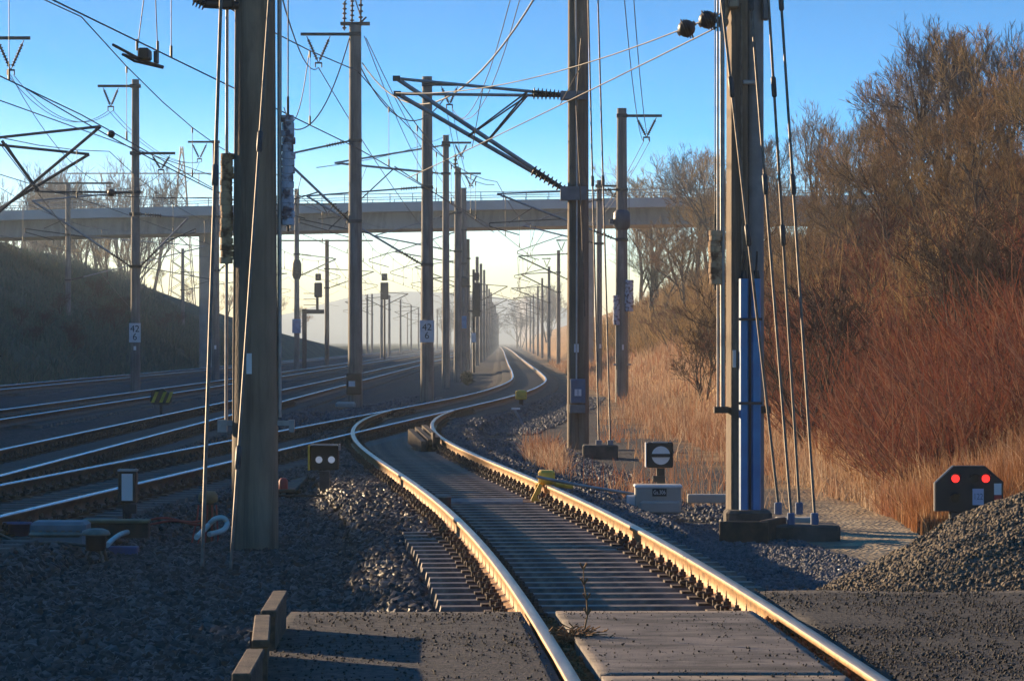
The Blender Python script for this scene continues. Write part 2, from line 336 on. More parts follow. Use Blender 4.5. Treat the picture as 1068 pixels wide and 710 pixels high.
I = np.arange(nx*ny).reshape(ny,nx); Fc = np.stack([I[:-1,:-1],I[:-1,1:],I[1:,1:],I[1:,:-1]], -1).reshape(-1,4)
me = np_mesh('ground', V, Fc, M['ground'], smooth=True)
x, y = V[:,0], V[:,1]; wob = .5*noise2(x, y, 1.2, 21)+.35*noise2(x, y, 3.1, 22)
edge = np.interp(y, [30,60,90,130,1000], [4.1,3.0,2.6,2.6,2.6])
def attr(nm, a):
    at = me.attributes.new(nm, 'FLOAT', 'POINT'); at.data.foreach_set('value', np.clip(a,0,1).astype(np.float32))
attr('right_grass', (x-edge+wob*.8)*1.2); attr('left_grass', (-21.6-x+wob)*.8)
attr('sunlit_sand', (1-np.abs(x-4.0+wob*.6)/1.5)*np.clip((52-y)/14,0,1)*np.clip((x-2.3)*.9,0,1))
tag(link_mesh('ground', me), kind='structure')

# ------------------------------------------------------------------ railway tracks
PROF = [(-.036,-.036),(-.036,-.010),(-.027,0),(.027,0),(.036,-.010),(.036,-.036),(.010,-.052),(.009,-.138),(.024,-.150),(.074,-.162),(.074,-.172),(-.074,-.172),(-.074,-.162),(-.024,-.150),(-.009,-.138),(-.010,-.052)]
def rail(parent, path, off, y0, y1, dz, top):
    yy = [y0]
    while yy[-1] < y1: yy.append(min(y1, yy[-1]+(.5 if yy[-1] < 90 else 1.5 if yy[-1] < 200 else 8)))
    yy = np.array(yy); sl = path.slope(yy); nn = np.sqrt(1+sl**2)
    cx = path.at(yy)+off/nn; cy = yy-off*sl/nn
    k = len(PROF); P = np.array(PROF)
    VX = cx[:,None]+P[None,:,0]/nn[:,None]; VY = cy[:,None]-P[None,:,0]*(sl/nn)[:,None]; VZ = np.broadcast_to(P[None,:,1]+dz, VX.shape)
    V = np.stack([VX,VY,VZ], -1).reshape(-1,3); fs = []; mi = []
    for i in range(len(yy)-1):
        for j in range(k): fs.append((i*k+j, i*k+(j+1)%k, (i+1)*k+(j+1)%k, (i+1)*k+j)); mi.append(0 if j in (1,2,3) else 1)
    fs = np.array(fs)[:, ::-1]; org = ORG[parent.name]
    me = np_mesh('rail', V, fs, [M[top], M['rust' if top == 'railtop' else 'rust_main']], mi, org=org)
    return link_mesh('rail', me, parent)
def sleeper_mesh(m, L=2.5, w0=.26, w1=.17, h=.09):
    mb = MB(); sec = [(-w0/2,-h),(w0/2,-h),(w1/2,0),(-w1/2,0)]
    vs = [(x, s*1, z) for x in (-L/2, L/2) for s, z in sec]
    mb.add([(x*(.985 if z == 0 else 1), s, z) for x, s, z in vs], [(3,2,1,0),(4,5,6,7),(0,1,5,4),(1,2,6,5),(2,3,7,6),(3,0,4,7)])
    me = bpy.data.meshes.new('sleeper'); me.from_pydata(mb.v, [], mb.f); me.materials.append(m); return me
def fastening_mesh():
    mb = MB()
    mb.box((0,0,.008), (.40,.15,.016))
    for s in (-1,1):
        mb.box((s*.105,0,.036), (.07,.12,.04), bev=.012)
        mb.cyl(s*.115,0,.05,.135,.016,n=6); mb.cyl(s*.115,0,.085,.115,.03,n=6)
        mb.tube([(s*.155,-.055,.05),(s*.16,-.06,.08),(s*.10,-.04,.085),(s*.10,.04,.085),(s*.16,.06,.08),(s*.155,.055,.05)], .011, 5)
    me = bpy.data.meshes.new('rail_fastening'); me.from_pydata(mb.v, [], mb.f); me.materials.append(M['rust_dark']); return me
SLP = sleeper_mesh(M['sleeper']); SLP2 = sleeper_mesh(M['sleeper_far'], 2.6, .28, .22, .1); FAST = fastening_mesh()
def track(label, path, y0, y1, s0, s1, dz, top, smesh, fast, far=None):
    root = thing('railway_track', (float(path.at(y0)), y0, 0), label, 'railway track')
    for o in (-.7535,.7535): rail(root, path, o, y0, y1, dz, top)
    yy = s0; n = 0; org = ORG[root.name]
    while yy < s1 and n < 100:
        a = -math.atan(path.slope(yy)); c = np.array((path.at(yy)+random.uniform(-.012,.012), yy+random.uniform(-.02,.02), -.186+dz))
        s = link_mesh('sleeper', smesh, root, c-org); s.rotation_euler = (0,0,a+random.uniform(-.006,.006))
        if fast:
            for o in (-.7535,.7535): link_mesh('rail_fastening', FAST, s, (o,0,0))
        yy += .6; n += 1
    if far:
        V = []; Fs = []; b = np.array([v.co for v in smesh.vertices]); q = np.array([list(p.vertices) for p in smesh.polygons])
        while yy < far:
            a = -math.atan(path.slope(yy)); V.append(np.stack([b[:,0]*cos(a)-b[:,1]*sin(a)+path.at(yy), b[:,0]*sin(a)+b[:,1]*cos(a)+yy, b[:,2]-.186+dz], -1)); Fs.append(q+8*len(Fs)); yy += .6
        o = link_mesh('distant_sleepers', np_mesh('distant_sleepers', np.concatenate(V), np.concatenate(Fs), smesh.materials[0], org=org), root); o['kind'] = 'stuff'
    return root
track('rusty siding track on steel sleepers curving from the concrete crossing up to the junction', OURS, 6, 85, 22.25, 81, .003, 'railtop', SLP, True)
track('main line track that the siding joins and that bends away to the vanishing point', T1, 10, 1200, 31, 400, 0, 'railtop_bright', SLP2, True, 330)
track('straight main line track with shiny rails, next beyond the white lantern box', T2, 10, 1200, 42, 400, 0, 'railtop_bright', SLP2, True, 300)
track('straight track at the foot of the mast with the left 42 6 plate', T3, 30, 1200, 78, 400, 0, 'railtop_bright', SLP2, False, 260)
track('farthest track, along the foot of the shaded left slope', T4, 60, 1200, 125, 400, 0, 'railtop_bright', SLP2, False, 300)

# ------------------------------------------------------------------ stones (nobody could count them)
CUBE = np.array([(x,y,z) for z in (-1,1) for x,y in ((-1,-1),(1,-1),(1,1),(-1,1))], float)
CF = np.array([(3,2,1,0),(4,5,6,7),(0,1,5,4),(1,2,6,5),(2,3,7,6),(3,0,4,7)])
def stones(name, m, X, Y, Z, size, flat=.7):
    n = len(X); c = CUBE[None]*rng.uniform(.45,1.,(n,8,3))*(size[:,None,None]*np.array([1,1,flat])[None,None])
    q = rng.normal(size=(n,4)); q /= np.linalg.norm(q, axis=1, keepdims=True); a,b,cc,d = q.T
    Rm = np.stack([1-2*(cc*cc+d*d),2*(b*cc-a*d),2*(b*d+a*cc),2*(b*cc+a*d),1-2*(b*b+d*d),2*(cc*d-a*b),2*(b*d-a*cc),2*(cc*d+a*b),1-2*(b*b+cc*cc)], -1).reshape(n,3,3)
    v = np.einsum('nij,nkj->nki', Rm, c)+np.stack([X,Y,Z], -1)[:,None,:]
    f = CF[None]+8*np.arange(n)[:,None,None]
    return tag(link_mesh(name, np_mesh(name, v.reshape(-1,3), f.reshape(-1,4), m)), kind='stuff')
def scatter(n, x0, x1, y0, y1): return rng.uniform(x0,x1,n), rng.uniform(y0,y1,n)
parts = []
def addst(n, fx0, fx1, y0, y1, s0, s1, near_keep=True):
    Y = rng.uniform(y0,y1,n); X = fx0(Y)+(fx1(Y)-fx0(Y))*rng.uniform(0,1,n)
    s = rng.uniform(s0,s1,n); parts.append((X,Y,terrain(X,Y,True)+s*.25,s))
const = lambda v: (lambda Y: np.full_like(Y, v))
left_of = lambda Y: OURS.at(Y)-.86
addst(26000, lambda Y: np.maximum(-.146*Y-.3, -4.9), lambda Y: OURS.at(Y)-.9, 20.5, 36, .022, .058)
addst(9000, lambda Y: np.maximum(-.146*Y-.3, -3.4), const(-1.3), 14.5, 22.3, .020, .052)
addst(15000, lambda Y: np.maximum(-.146*Y-.3, T1.at(Y)+1.0), lambda Y: OURS.at(Y)-.9, 36, 64, .026, .048)
addst(9000, lambda Y: OURS.at(Y)-.7, lambda Y: OURS.at(Y)+.7, 22, 60, .016, .034)
addst(9000, lambda Y: T1.at(Y)-1.5, lambda Y: T1.at(Y)+1.3, 33, 75, .024, .042)
addst(6000, lambda Y: T2.at(Y)-2.2, lambda Y: T2.at(Y)+1.6, 44, 90, .028, .045)
X = np.concatenate([p[0] for p in parts]); Y = np.concatenate([p[1] for p in parts]); Z = np.concatenate([p[2] for p in parts]); S = np.concatenate([p[3] for p in parts])
stones('ballast', M['stone'], X, Y, Z, S)
parts = []
addst(17000, lambda Y: OURS.at(Y)+.84, lambda Y: np.minimum(OURS.at(Y)+3.0, 4.3), 23.9, 40, .012, .026)
addst(7000, lambda Y: OURS.at(Y)+.84, lambda Y: OURS.at(Y)+3.4, 40, 75, .02, .036)
addst(6000, lambda Y: T1.at(Y)+.95, lambda Y: T1.at(Y)+3.2, 78, 130, .03, .05)
addst(5000, lambda Y: T1.at(Y)-4.2, lambda Y: T1.at(Y)-.9, 75, 130, .03, .055)
X = np.concatenate([p[0] for p in parts]); Y = np.concatenate([p[1] for p in parts]); Z = np.concatenate([p[2] for p in parts]); S = np.concatenate([p[3] for p in parts])
stones('frost_shade_gravel', M['stone_frost_shade'], X, Y, Z, S)

# ------------------------------------------------------------------ the level crossing
def sheet(name, fx0, fx1, y0, y1, z, m, n=40, thick=.35, wav=.004, nxs=24):
    yy = np.linspace(y0, y1, n); t = np.linspace(0,1,nxs); Yg = np.repeat(yy[:,None], nxs, 1); Xg = fx0(Yg)*(1-t)+fx1(Yg)*t
    Zg = z+wav*noise2(Xg, Yg, 2.2, 31)
    V = np.stack([Xg,Yg,Zg], -1).reshape(-1,3); I = np.arange(n*nxs).reshape(n,nxs)
    fs = list(np.stack([I[:-1,:-1],I[:-1,1:],I[1:,1:],I[1:,:-1]], -1).reshape(-1,4))
    b = np.concatenate([I[0,:], I[1:,-1], I[-1,-2::-1], I[-2:0:-1,0]]); lo = V[b]-np.array([0,0,thick]); k = len(b); V2 = np.concatenate([V, lo]); o = len(V)
    for i in range(k): fs.append(np.array((b[(i+1)%k], b[i], o+i, o+(i+1)%k)))
    return np_mesh(name, V2, np.array(fs), m)
tag(link_mesh('road', sheet('road', lambda Y: Y*0-1.36, lambda Y: OURS.at(Y)-.815, 6, 21.85, -.012, M['asphalt'])), kind='structure')
tag(link_mesh('gravel_yard', sheet('gravel_yard', lambda Y: OURS.at(Y)+.80, lambda Y: Y*0+9, 6, 23.7, -.02, M['gravelroad'], 70, .4, .012, 60)), kind='structure')
for i, (a, b, lab) in enumerate(((17.66, 21.85, 'cracked concrete crossing slab between the siding rails, the far one with the weed'), (12.2, 17.62, 'concrete crossing slab between the siding rails at the bottom edge'))):
    me = sheet('crossing_slab', lambda Y: OURS.at(Y)-.60, lambda Y: OURS.at(Y)+.61, a, b, -.008, M['slab'], 24, .16, .003)
    o = link_mesh('crossing_slab', me); tag(o, lab, 'concrete slab', 'crossing slabs between the rails')
# the dirt in the flangeways
parts = []
for off in (-.665,.675):
    n_ = 1500; Y = rng.uniform(14.5,22,n_); X = OURS.at(Y)+off+rng.uniform(-.05,.05,n_); s = rng.uniform(.008,.02,n_); parts.append((X,Y,Y*0-.075+rng.uniform(-.02,.02,n_),s))
X,Y,Z,S = [np.concatenate([p[i] for p in parts]) for i in range(4)]
yy = np.linspace(8,22,30); fv = []; ff = []
for k, o in enumerate((-.665,.675)):
    for e in (-.085,.08): fv.append(np.stack([OURS.at(yy)+o+e, yy, np.full(30,-.10)], -1))
    ff += [(60*k+i, 60*k+30+i, 60*k+31+i, 60*k+i+1) for i in range(29)]
tag(link_mesh('flangeway_dirt', np_mesh('flangeway_dirt', np.concatenate(fv), np.array(ff), M['heap'])), kind='structure')
stones('leaf_litter', mat_island('leaf litter', [(.16,.07,.03),(.28,.14,.06),(.1,.06,.03)]), X, Y, Z, S, .3)
# staggered edge boards
for (pa, pb, lab) in (((280,637),(292.5,616.3),'timber edge board at the crossing, the one farthest from the viewer'), ((271.5,668),(274,641.5),'timber edge board at the crossing, between the other two'), ((251.5,703),(266.5,677),'timber edge board at the crossing, nearest the viewer')):
    d0 = 1.45*F/(pa[1]-356); d1 = 1.45*F/(pb[1]-356); x0, x1 = WX(pa[0],d0), WX(pb[0],d1); cx, cy = (x0+x1)/2, (d0+d1)/2; L = math.hypot(d1-d0, x1-x0); rz = -math.atan2(x1-x0, d1-d0)
    r = thing('edge_board', (cx,cy,-.35), lab, 'timber edging', 'edge boards of the crossing')
    MB().box((cx,cy,.185), (.085,L,.04), rz, bev=.006).build('top_plank', M['wood'], r)
    MB().box((cx+.012,cy,-.075), (.045,L-.04,.476), rz).build('side_board', M['wood'], r)
    mb = MB()
    for t in (-.4,.4): mb.box((cx-.04+(-sin(rz))*L*t, cy+cos(rz)*L*t, -.12), (.05,.06,.5), rz)
    mb.build('stake', M['wood'], r)
# loose grit lying on the crossing and the yard
parts = []
for n_, fx0, fx1, y0, y1, z, s0, s1 in ((5000, lambda Y: Y*0-1.3, lambda Y: OURS.at(Y)-.83, 14.5, 21.8, -.008, .003, .010), (2200, lambda Y: OURS.at(Y)-.58, lambda Y: OURS.at(Y)+.6, 14.5, 21.8, -.004, .002, .008), (14000, lambda Y: OURS.at(Y)+.84, lambda Y: .148*Y+.3, 15, 23.9, -.012, .003, .011)):
    Y = rng.uniform(y0,y1,n_); X = fx0(Y)+(fx1(Y)-fx0(Y))*rng.uniform(0,1,n_); k = noise2(X,Y,2.,71)+.4*noise2(X,Y,6.,72) > -.25+1.3*rng.uniform(-1,1,n_); s = s0+(s1-s0)*rng.uniform(0,1,n_)**3; parts.append((X[k],Y[k],(Y*0+z)[k],s[k]))
X,Y,Z,S = [np.concatenate([p[i] for p in parts]) for i in range(4)]; stones('grit', M['grit'], X, Y, Z, S, .6)
# gravel heap
hc = np.array([5.55, 27.0]); nr, na = 60, 120
rr = np.linspace(0,1,nr); aa = np.linspace(0,2*pi,na,endpoint=False); RR, AA = np.meshgrid(rr, aa, indexing='ij'); rad = 3.25*(1+.05*np.sin(2*AA+1)+.03*np.sin(5*AA))
HX = hc[0]+RR*rad*np.cos(AA); HY = hc[1]+RR*rad*np.sin(AA)*1.0
def heap_z(X, Y, r): return -.42+1.62*np.maximum(0,1-r)**.92*(1-.12*np.exp(-(r*4)**2))+(.05*noise2(X,Y,2.4,41)+.02*noise2(X,Y,8,42))*np.minimum(1,(1-r)*5)
HZ = np.where(RR < 1, heap_z(HX,HY,RR), -.45); I = np.arange(nr*na).reshape(nr,na)
fs = np.stack([I[:-1],I[1:],np.roll(I[1:],-1,1),np.roll(I[:-1],-1,1)], -1).reshape(-1,4)
o = link_mesh('gravel_heap', np_mesh('gravel_heap', np.stack([HX,HY,HZ],-1).reshape(-1,3), fs, M['heap'], smooth=True)); tag(o, 'sunlit heap of grey brown gravel at the right edge before the signal with red lamps', 'gravel heap')
n_ = 46000; r_ = np.sqrt(rng.uniform(0,1,n_))*.995; a_ = rng.uniform(pi*.55,pi*1.75,n_); rad_ = 3.25*(1+.05*np.sin(2*a_+1)+.03*np.sin(5*a_)); X = hc[0]+r_*rad_*np.cos(a_); Y = hc[1]+r_*rad_*np.sin(a_)
S = rng.uniform(.15,1,n_)**2.*.017+.006; stones('heap_gravel', M['stone_heap'], X, Y, np.where(r_ < 1, heap_z(X,Y,np.minimum(r_,.999)), -.0)+S*.2, S)
# ------------------------------------------------------------------ masts and overhead line
def gz(x, y): return float(terrain(np.array([x]), np.array([y]))[0])
def mast(px, d, top, label, group, wid=.30, z0=None, taper=.62, name='catenary_mast', x=None, plain=False):
    x = WX(px, d) if x is None else x; zb = gz(x, d) if z0 is None else z0
    zt = top if top > 0 else None
    r = thing(name, (x,d,zb), label, 'catenary mast', group)
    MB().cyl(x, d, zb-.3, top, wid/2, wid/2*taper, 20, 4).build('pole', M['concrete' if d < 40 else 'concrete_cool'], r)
    r['x'] = x
    return r
def vbracket(r, d, side, L, z, drop=.9, x=None, wide=.9):
    """steel arm with a V of two insulators; returns the lower point"""
    x = r.location.x if x is None else x; s = side
    mb = MB(); mb.box((x+s*(L/2), d-.03, z), (L+.25,.09,.09)); mb.box((x, d-.03, z), (.36,.36,.12))
    mb.build('bracket_arm', M['dark_steel'], r)
    e = x+s*L; a = (e-s*.06, d, z-.06); b = (e-s*wide, d, z-.06); c = (e-s*(wide/2+.03), d, z-drop)
    for p in (a, b):
        q = tuple(p[i]+(c[i]-p[i])*.12 for i in range(3)); q2 = tuple(p[i]+(c[i]-p[i])*.88 for i in range(3))
        i = MB().insul(q, q2, .062, .03, 8); i.tube([p,q], .015, 5); i.tube([q2,c], .015, 5); i.build('insulator', M['insul'], r)
    m2 = MB(); m2.box(c, (.22,.05,.05)); m2.tube([(c[0]-.1,d,c[2]),(c[0]-.1,d,c[2]-.14)], .02, 5); m2.tube([(c[0]+.1,d,c[2]),(c[0]+.1,d,c[2]-.14)], .02, 5); m2.build('wire_clamp', M['dark_steel'], r)
    return (c[0], d, c[2]-.14)
def cantilever(r, d, xe, zm, zt, zb, zc, rt=.035, small=False, dy=0.):
    """top tube, strut and registration arm reaching from the mast to xe over the track"""
    x0 = r.location.x; s = 1 if xe > x0 else -1; xm = x0+s*.17; y = d+dy
    A = np.array((xm,y,zt)); B = np.array((xm,y,zb)); E = np.array((xe,y,zm))
    def arm(P, Q, nm, rad, li):
        u = (Q-P)/np.linalg.norm(Q-P)
        i = MB(); i.insul(P+u*.15, P+u*(.15+li), .075 if not small else .07, .03, 7); i.tube([P,P+u*.16], .03, 6); i.build('insulator', M['insul'], r)
        MB().tube([P+u*(.14+li), Q], rad, 8).build(nm, M['galv'] if not small else M['dark_steel'], r)
    arm(A, E, 'cantilever_tube', rt*.8, .6); arm(B, E, 'cantilever_strut', rt, .7)
    t = .45; S = B+(E-B)*t; G = np.array((xe-s*.1, y, zc+.35)) if abs(xe-S[0]) > .5 else np.array((xe+s*.5,y,zc+.35))
    mb = MB().tube([S+(E-B)*.0, np.array((xe+s*.25, y, zc+.42))], rt*.6, 6); mb.tube([np.array((xe+s*.25,y,zc+.42)), np.array((xe+s*.25,y,zc+.3))], .02, 5)
    mb.tube([np.array((xe+s*.25,y,zc+.3)), np.array((xe-s*.75,y,zc+.02))], .018, 5)
    mb.tube([S+(E-B)*.25, np.array((xe-s*.4,y,zc+.42))], .012, 5)
    mb.build('registration_arm', M['dark_steel'], r)
    MB().box((x0,y,zt), (.4,.4,.1)).build('clamp', M['dark_steel'], r); MB().box((x0,y,zb), (.42,.42,.1)).build('clamp', M['dark_steel'], r)
def plate426(r, d, px, py, wpx, hpx, yoff):
    x = WX(px,d); z = WZ(py,d); k = d/F; y = d-yoff
    p = MB().box((x,y,z), (wpx*k,.02,hpx*k), bev=.004).build('kilometre_plate', M['white'], r)
    text('lettering', '42\n6', .33, (x,y-.013,z-.01), M['ink'], p)
def cable(name, pts, rad, label, cat='cable', group=None, m='wire'):
    o = MB().tube(pts, rad, 5).build(name, M[m], top=pts[0]); return tag(o, label, cat, group)

# --- the near left mast with its weights and anchor rods
D = 34.7
A = mast(266, D, 9.6, 'thick concrete mast in the left foreground with two stacks of tension weights', None, .465, -.23, .72)
ax = A.location.x
MB().box((WX(261.5,D), D-.222, WZ(379,D)), (.052,.006,.2)).build('sticker', M['white'], A)
mb = MB(); mb.box((WX(232,D),D,WZ(444,D)), (.09,.1,.12)); mb.box((ax-.2,D,WZ(441,D)), (.25,.06,.05)); mb.box((ax+.27,D,WZ(441,D)), (.22,.06,.05)); mb.box((ax+.36,D,WZ(444,D)), (.05,.1,.12)); mb.build('guide_bracket', M['galv'], A)
MB().tube([(WX(291.5,D),D,WZ(435,D)), (WX(291.5,D),D,8.5)], .022, 8).build('guide_rod', M['galv'], A); MB().tube([(WX(236,D),D,WZ(440,D)), (WX(237.5,D),D,8.5)], .016, 8).build('guide_rod', M['galv'], A)
mb = MB(); mb.insul((WX(203,D),D-.1,WZ(0,D)), (WX(216,D),D-.1,WZ(6,D)), .07, .03, 4); mb.tube([(WX(214,D),D-.1,WZ(5,D)), (WX(250,D),D-.1,WZ(7,D))], .045, 8); mb.box((WX(238,D),D-.1,WZ(3,D)), (.13,.14,.15), bev=.02); mb.build('anchor_insulator', M['insul'], A)
wheel = MB().poly([(WX(226,D)+.33*cos(t*pi/12), WZ(-34,D)+.33*sin(t*pi/12)) for t in range(24)][::-1], D-.14, D-.08); wheel.build('tension_wheel', M['dark_steel'], A)
def weights(px0, px1, py0, py1, d, m, label, n, dy=0, rope_to=9.0):
    x = WX((px0+px1)/2,d); w = (px1-px0)*d/F; z0, z1 = WZ(py1,d), WZ(py0,d); r = thing('tension_weights', (x,d+dy,z0), label, 'tension weights', 'tension weights of the overhead line'); h = (z1-z0)/n
    ro = random.Random(px0)
    for i in range(n):
        q = x+ro.uniform(-.008,.008); g = w/2*ro.uniform(.95,1.06); zz = z0+h*i; MB().tube([(q,d+dy,zz+.02*h),(q,d+dy,zz+.1*h),(q,d+dy,zz+.9*h),(q,d+dy,zz+.98*h)], [g*.93,g,g,g*.93], 16, smooth=False).build('weight', M[m], r)
    mb = MB().tube([(x,d+dy,z0-.06),(x,d+dy,z1+.18)], .014, 6); mb.tube([(x,d+dy,z1+.18),(x,d+dy,rope_to)], .007, 5); mb.build('hanger_rod', M['dark_steel'], r)
    return r
weights(229.5,243,160,275,D,'weight','brown stack of tension weights hanging left of the near left mast',17,0)
weights(293.5,307,120,235,D,'weight_blue','flaked bluish white stack of tension weights hanging right of the near left mast',15,.02)
def guy(p0, p1, label, group, rad=.016, knots=(), z=None):
    r = thing('anchor_rod', p0, label, 'anchor rod', group); p0 = np.array(p0); p1 = np.array(p1)
    MB().tube([p0-(p1-p0)*.01, p1], rad, 7).build('rod', M['guy'], r)
    for t in knots:
        c = p0+(p1-p0)*t; u = (p1-p0)/np.linalg.norm(p1-p0); MB().tube([c-u*.12,c-u*.1,c+u*.1,c+u*.12], [rad,rad*1.9,rad*1.9,rad], 7).build('turnbuckle', M['dark_steel'], r)
    return r
dg = 30.0
guy(W(211,583,dg), W(235,-140,34.3), 'dark anchor rod, left of the two slanting before the near left mast', 'anchor rods', .017, (.52,))
guy(W(241,585,dg), W(295,-210,34.5), 'anchor rod crossing the front of the near left mast', 'anchor rods', .014, (.515,.12))

# --- masts between the tracks
D = 109.0
B = mast(370.5, D, WZ(27,D), 'tall mast with switch gear on its top and a dark box low down', None, .46, None, .8)
bx = B.location.x
vb = vbracket(B, D, -1, 1.55, WZ(36,D), .88, wide=.78)
mb = MB()
for px, z0, z1 in ((359,32,2),(367,24,-6),(376,28,-10)): mb.insul((WX(px,D),D,WZ(z0,D)), (WX(px+.5,D),D,WZ(z1,D)), .075, .03, 6)
mb.build('switch_insulator', M['insul'], B)
mb = MB(); mb.box((bx,D,WZ(25,D)), (.9,.3,.09)); mb.tube([(WX(359,D),D,WZ(3,D)),(WX(368,D),D,WZ(-8,D)),(WX(377,D),D,WZ(20,D))], .02, 5); mb.tube([(WX(372,D),D,WZ(25,D)),(WX(374,D),D,WZ(388,D))], .012, 5); mb.tube([(WX(382,D),D,WZ(18,D)),(WX(374,D),D,WZ(26,D))], .03, 5); mb.build('switch_gear', M['dark_steel'], B)
q = MB().box((WX(369.5,D),D-.26,WZ(400,D)), (.46,.2,.66), bev=.03).build('drive_box', M['black'], B)
MB().box((WX(367.5,D),D-.365,WZ(400,D)), (.2,.012,.17)).build('label_plate', M['white'], q)
MB().box((WX(361,D),D-.32,gz(WX(361,D),D)+.12), (.62,.4,.22), bev=.06).build('foot_block', M['concrete_pale'], B)
cantilever(B, D, -7.1, 7.35, WZ(147,D), WZ(231,D), 5.4, .04)
D = 121.0
C = mast(445.5, D, WZ(80,D), 'concrete mast with the right 42 6 plate beside the junction', None, .47, None, .72)
plate426(C, D, 445.5, 345.5, 15, 23, .28)
vc = vbracket(C, D, 1, 1.1, WZ(88.5,D), .68, wide=.62)
cantilever(C, D, -7.0, 6.6, WZ(232,D)+1.2, WZ(276,D), 5.4, .035)
D = 157.0
Dm = mast(465, D, WZ(141,D), 'concrete mast behind the one with the right 42 6 plate', None, .36, None, .75)
v = vbracket(Dm, D, 1, 1.0, WZ(149,D), .6, wide=.6); 
cantilever(Dm, D, WX(349,D), WZ(170,D), WZ(152,D), WZ(160,D)-.9, 6.2, .05)
D = 180.0
E = mast(477.5, D, WZ(175,D), 'mast topped by a dark insulator, third beyond the right 42 6 plate', None, .42, None, .75)
MB().insul((WX(475,D),D,WZ(177,D)), (WX(475,D),D,WZ(161,D)), .12, .05, 4).build('top_insulator', M['insul'], E); vbracket(E, D, 1, 1.05, WZ(181,D), .62, wide=.7); cantilever(E, D, -7., 7., WZ(222,D), WZ(262,D), 5.4)
D = 212.0
G = mast(483.5, D, WZ(196,D), 'mast with a blue plate at half height, fourth beyond the right 42 6 plate', None, .45, None, .75)
MB().box((WX(483.5,D),D-.26,WZ(336,D)), (.36,.02,.75)).build('plate', M['blue_pipe'], G); MB().box((WX(483.5,D),D,WZ(294,D)), (.62,.62,.6), bev=.1).build('collar', M['dark_steel'], G); cantilever(G, D, -7., 7., WZ(240,D), WZ(275,D), 5.4)
D = 255.0
H = mast(488, D, 9.0, 'slim mast passing just under the bridge, fifth beyond the right 42 6 plate', None, .34, None, .75); cantilever(H, D, -7., 7., 7.6, 5.6, 5.4)
# far middle row
for i, d in enumerate((300,345,395,450,510,575,645,720,800,890,990,1100)):
    x = -2.95-.0016*(d-300); r = mast(0, d, 8.8+.4*(i%3), ['first','second','third','fourth','fifth','sixth','seventh','eighth','ninth','tenth','eleventh','twelfth'][i]+' mast beyond the bridge, left of the bending track', 'masts of the middle row beyond the bridge', .34, None, .8, x=x)
    cantilever(r, d, x+(2.6 if i%2 else -3.9), 7., 7.2, 5.7, 5.4, .045, True)

# --- right row
D = 68.0
I_ = thing('catenary_mast', (WX(603,D),D,gz(WX(603,D),D)), 'tall twin column mast right of the curving track with a blue cabinet near its foot', 'catenary mast'); ix = I_.location.x; zb = I_.location.z
MB().cyl(WX(598.5,D), D, zb-.3, 11.5, .13, .105, 20).build('pole', M['concrete'], I_)
MB().cyl(WX(606.5,D), D+.05, zb-.3, 11.5, .145, .125, 20).build('pole', M['concrete'], I_)
MB().tube([(WX(601,D),D-.17,WZ(397,D)),(WX(601.5,D),D-.17,WZ(205,D)),(WX(600,D),D-.16,9)], .018, 6).build('conduit', M['hose_white'], I_)
q = MB().box((WX(602.5,D),D-.23,WZ(407.5,D)), (.29,.16,.46), bev=.015).build('cabinet', M['blue_box'], I_)
MB().box((WX(602.5,D),D-.316,WZ(409,D)), (.13,.01,.13)).build('label_plate', M['white'], q)
MB().box((WX(602.5,D),D-.316,WZ(409,D)), (.012,.014,.11)).build('label_bar', M['blue_box'], q)
MB().box((WX(602,D),D-.22,WZ(426,D)), (.3,.14,.16), bev=.01).build('lower_cabinet', M['grey_box'], I_)
MB().box((WX(601,D),D-.16,WZ(363,D)), (.09,.02,.16)).build('sticker', M['white'], I_)
for dy, yy in ((0,82),(.5,96)):
    E_ = np.array((WX(413.5,D),D+dy,WZ(yy,D))); A_ = np.array((WX(594,D),D+dy*.3,WZ(99.5,D))); B_ = np.array((WX(594,D),D+dy*.3,WZ(201,D)))
    for P, Q, rad, li, nm in ((A_,E_,.03,.62,'cantilever_tube'),(B_,E_,.042,.75,'cantilever_strut')):
        u = (Q-P)/np.linalg.norm(Q-P); i = MB().insul(P+u*.1, P+u*(.1+li), .085, .035, 8); i.tube([P,P+u*.12], .03, 6); i.build('insulator', M['insul'], I_)
        MB().tube([P+u*(.08+li), Q], rad, 8).build(nm, M['galv'], I_)
    mb = MB().tube([A_+(E_-A_)*.24, np.array((WX(505,D),D+dy*.5,WZ(151,D)))], .02, 6); mb.tube([A_+(E_-A_)*.24, np.array((WX(488,D),D+dy*.5,WZ(142,D)))], .018, 6); mb.build('stay', M['dark_steel'], I_); MB().box(E_, (.14,.1,.1)).build('end_clamp', M['dark_steel'], I_)
MB().box((WX(598,D),D,WZ(100,D)), (.5,.42,.16)).build('clamp', M['grey_box'], I_); MB().box((WX(598,D),D,WZ(202,D)), (.5,.42,.26)).build('clamp', M['grey_box'], I_)
vi = vbracket(I_, D, 1, 1.3, 10.6, .85, wide=.8); vi2 = vbracket(I_, D, -1, 1.3, 10.6, .85, wide=.8)
MB().tube([W(606,40,D-.3),W(601,110,D-.3),W(606,215,D-.3),W(610,330,D-.3)], .012, 5).build('stay_wire', M['guy'], I_)
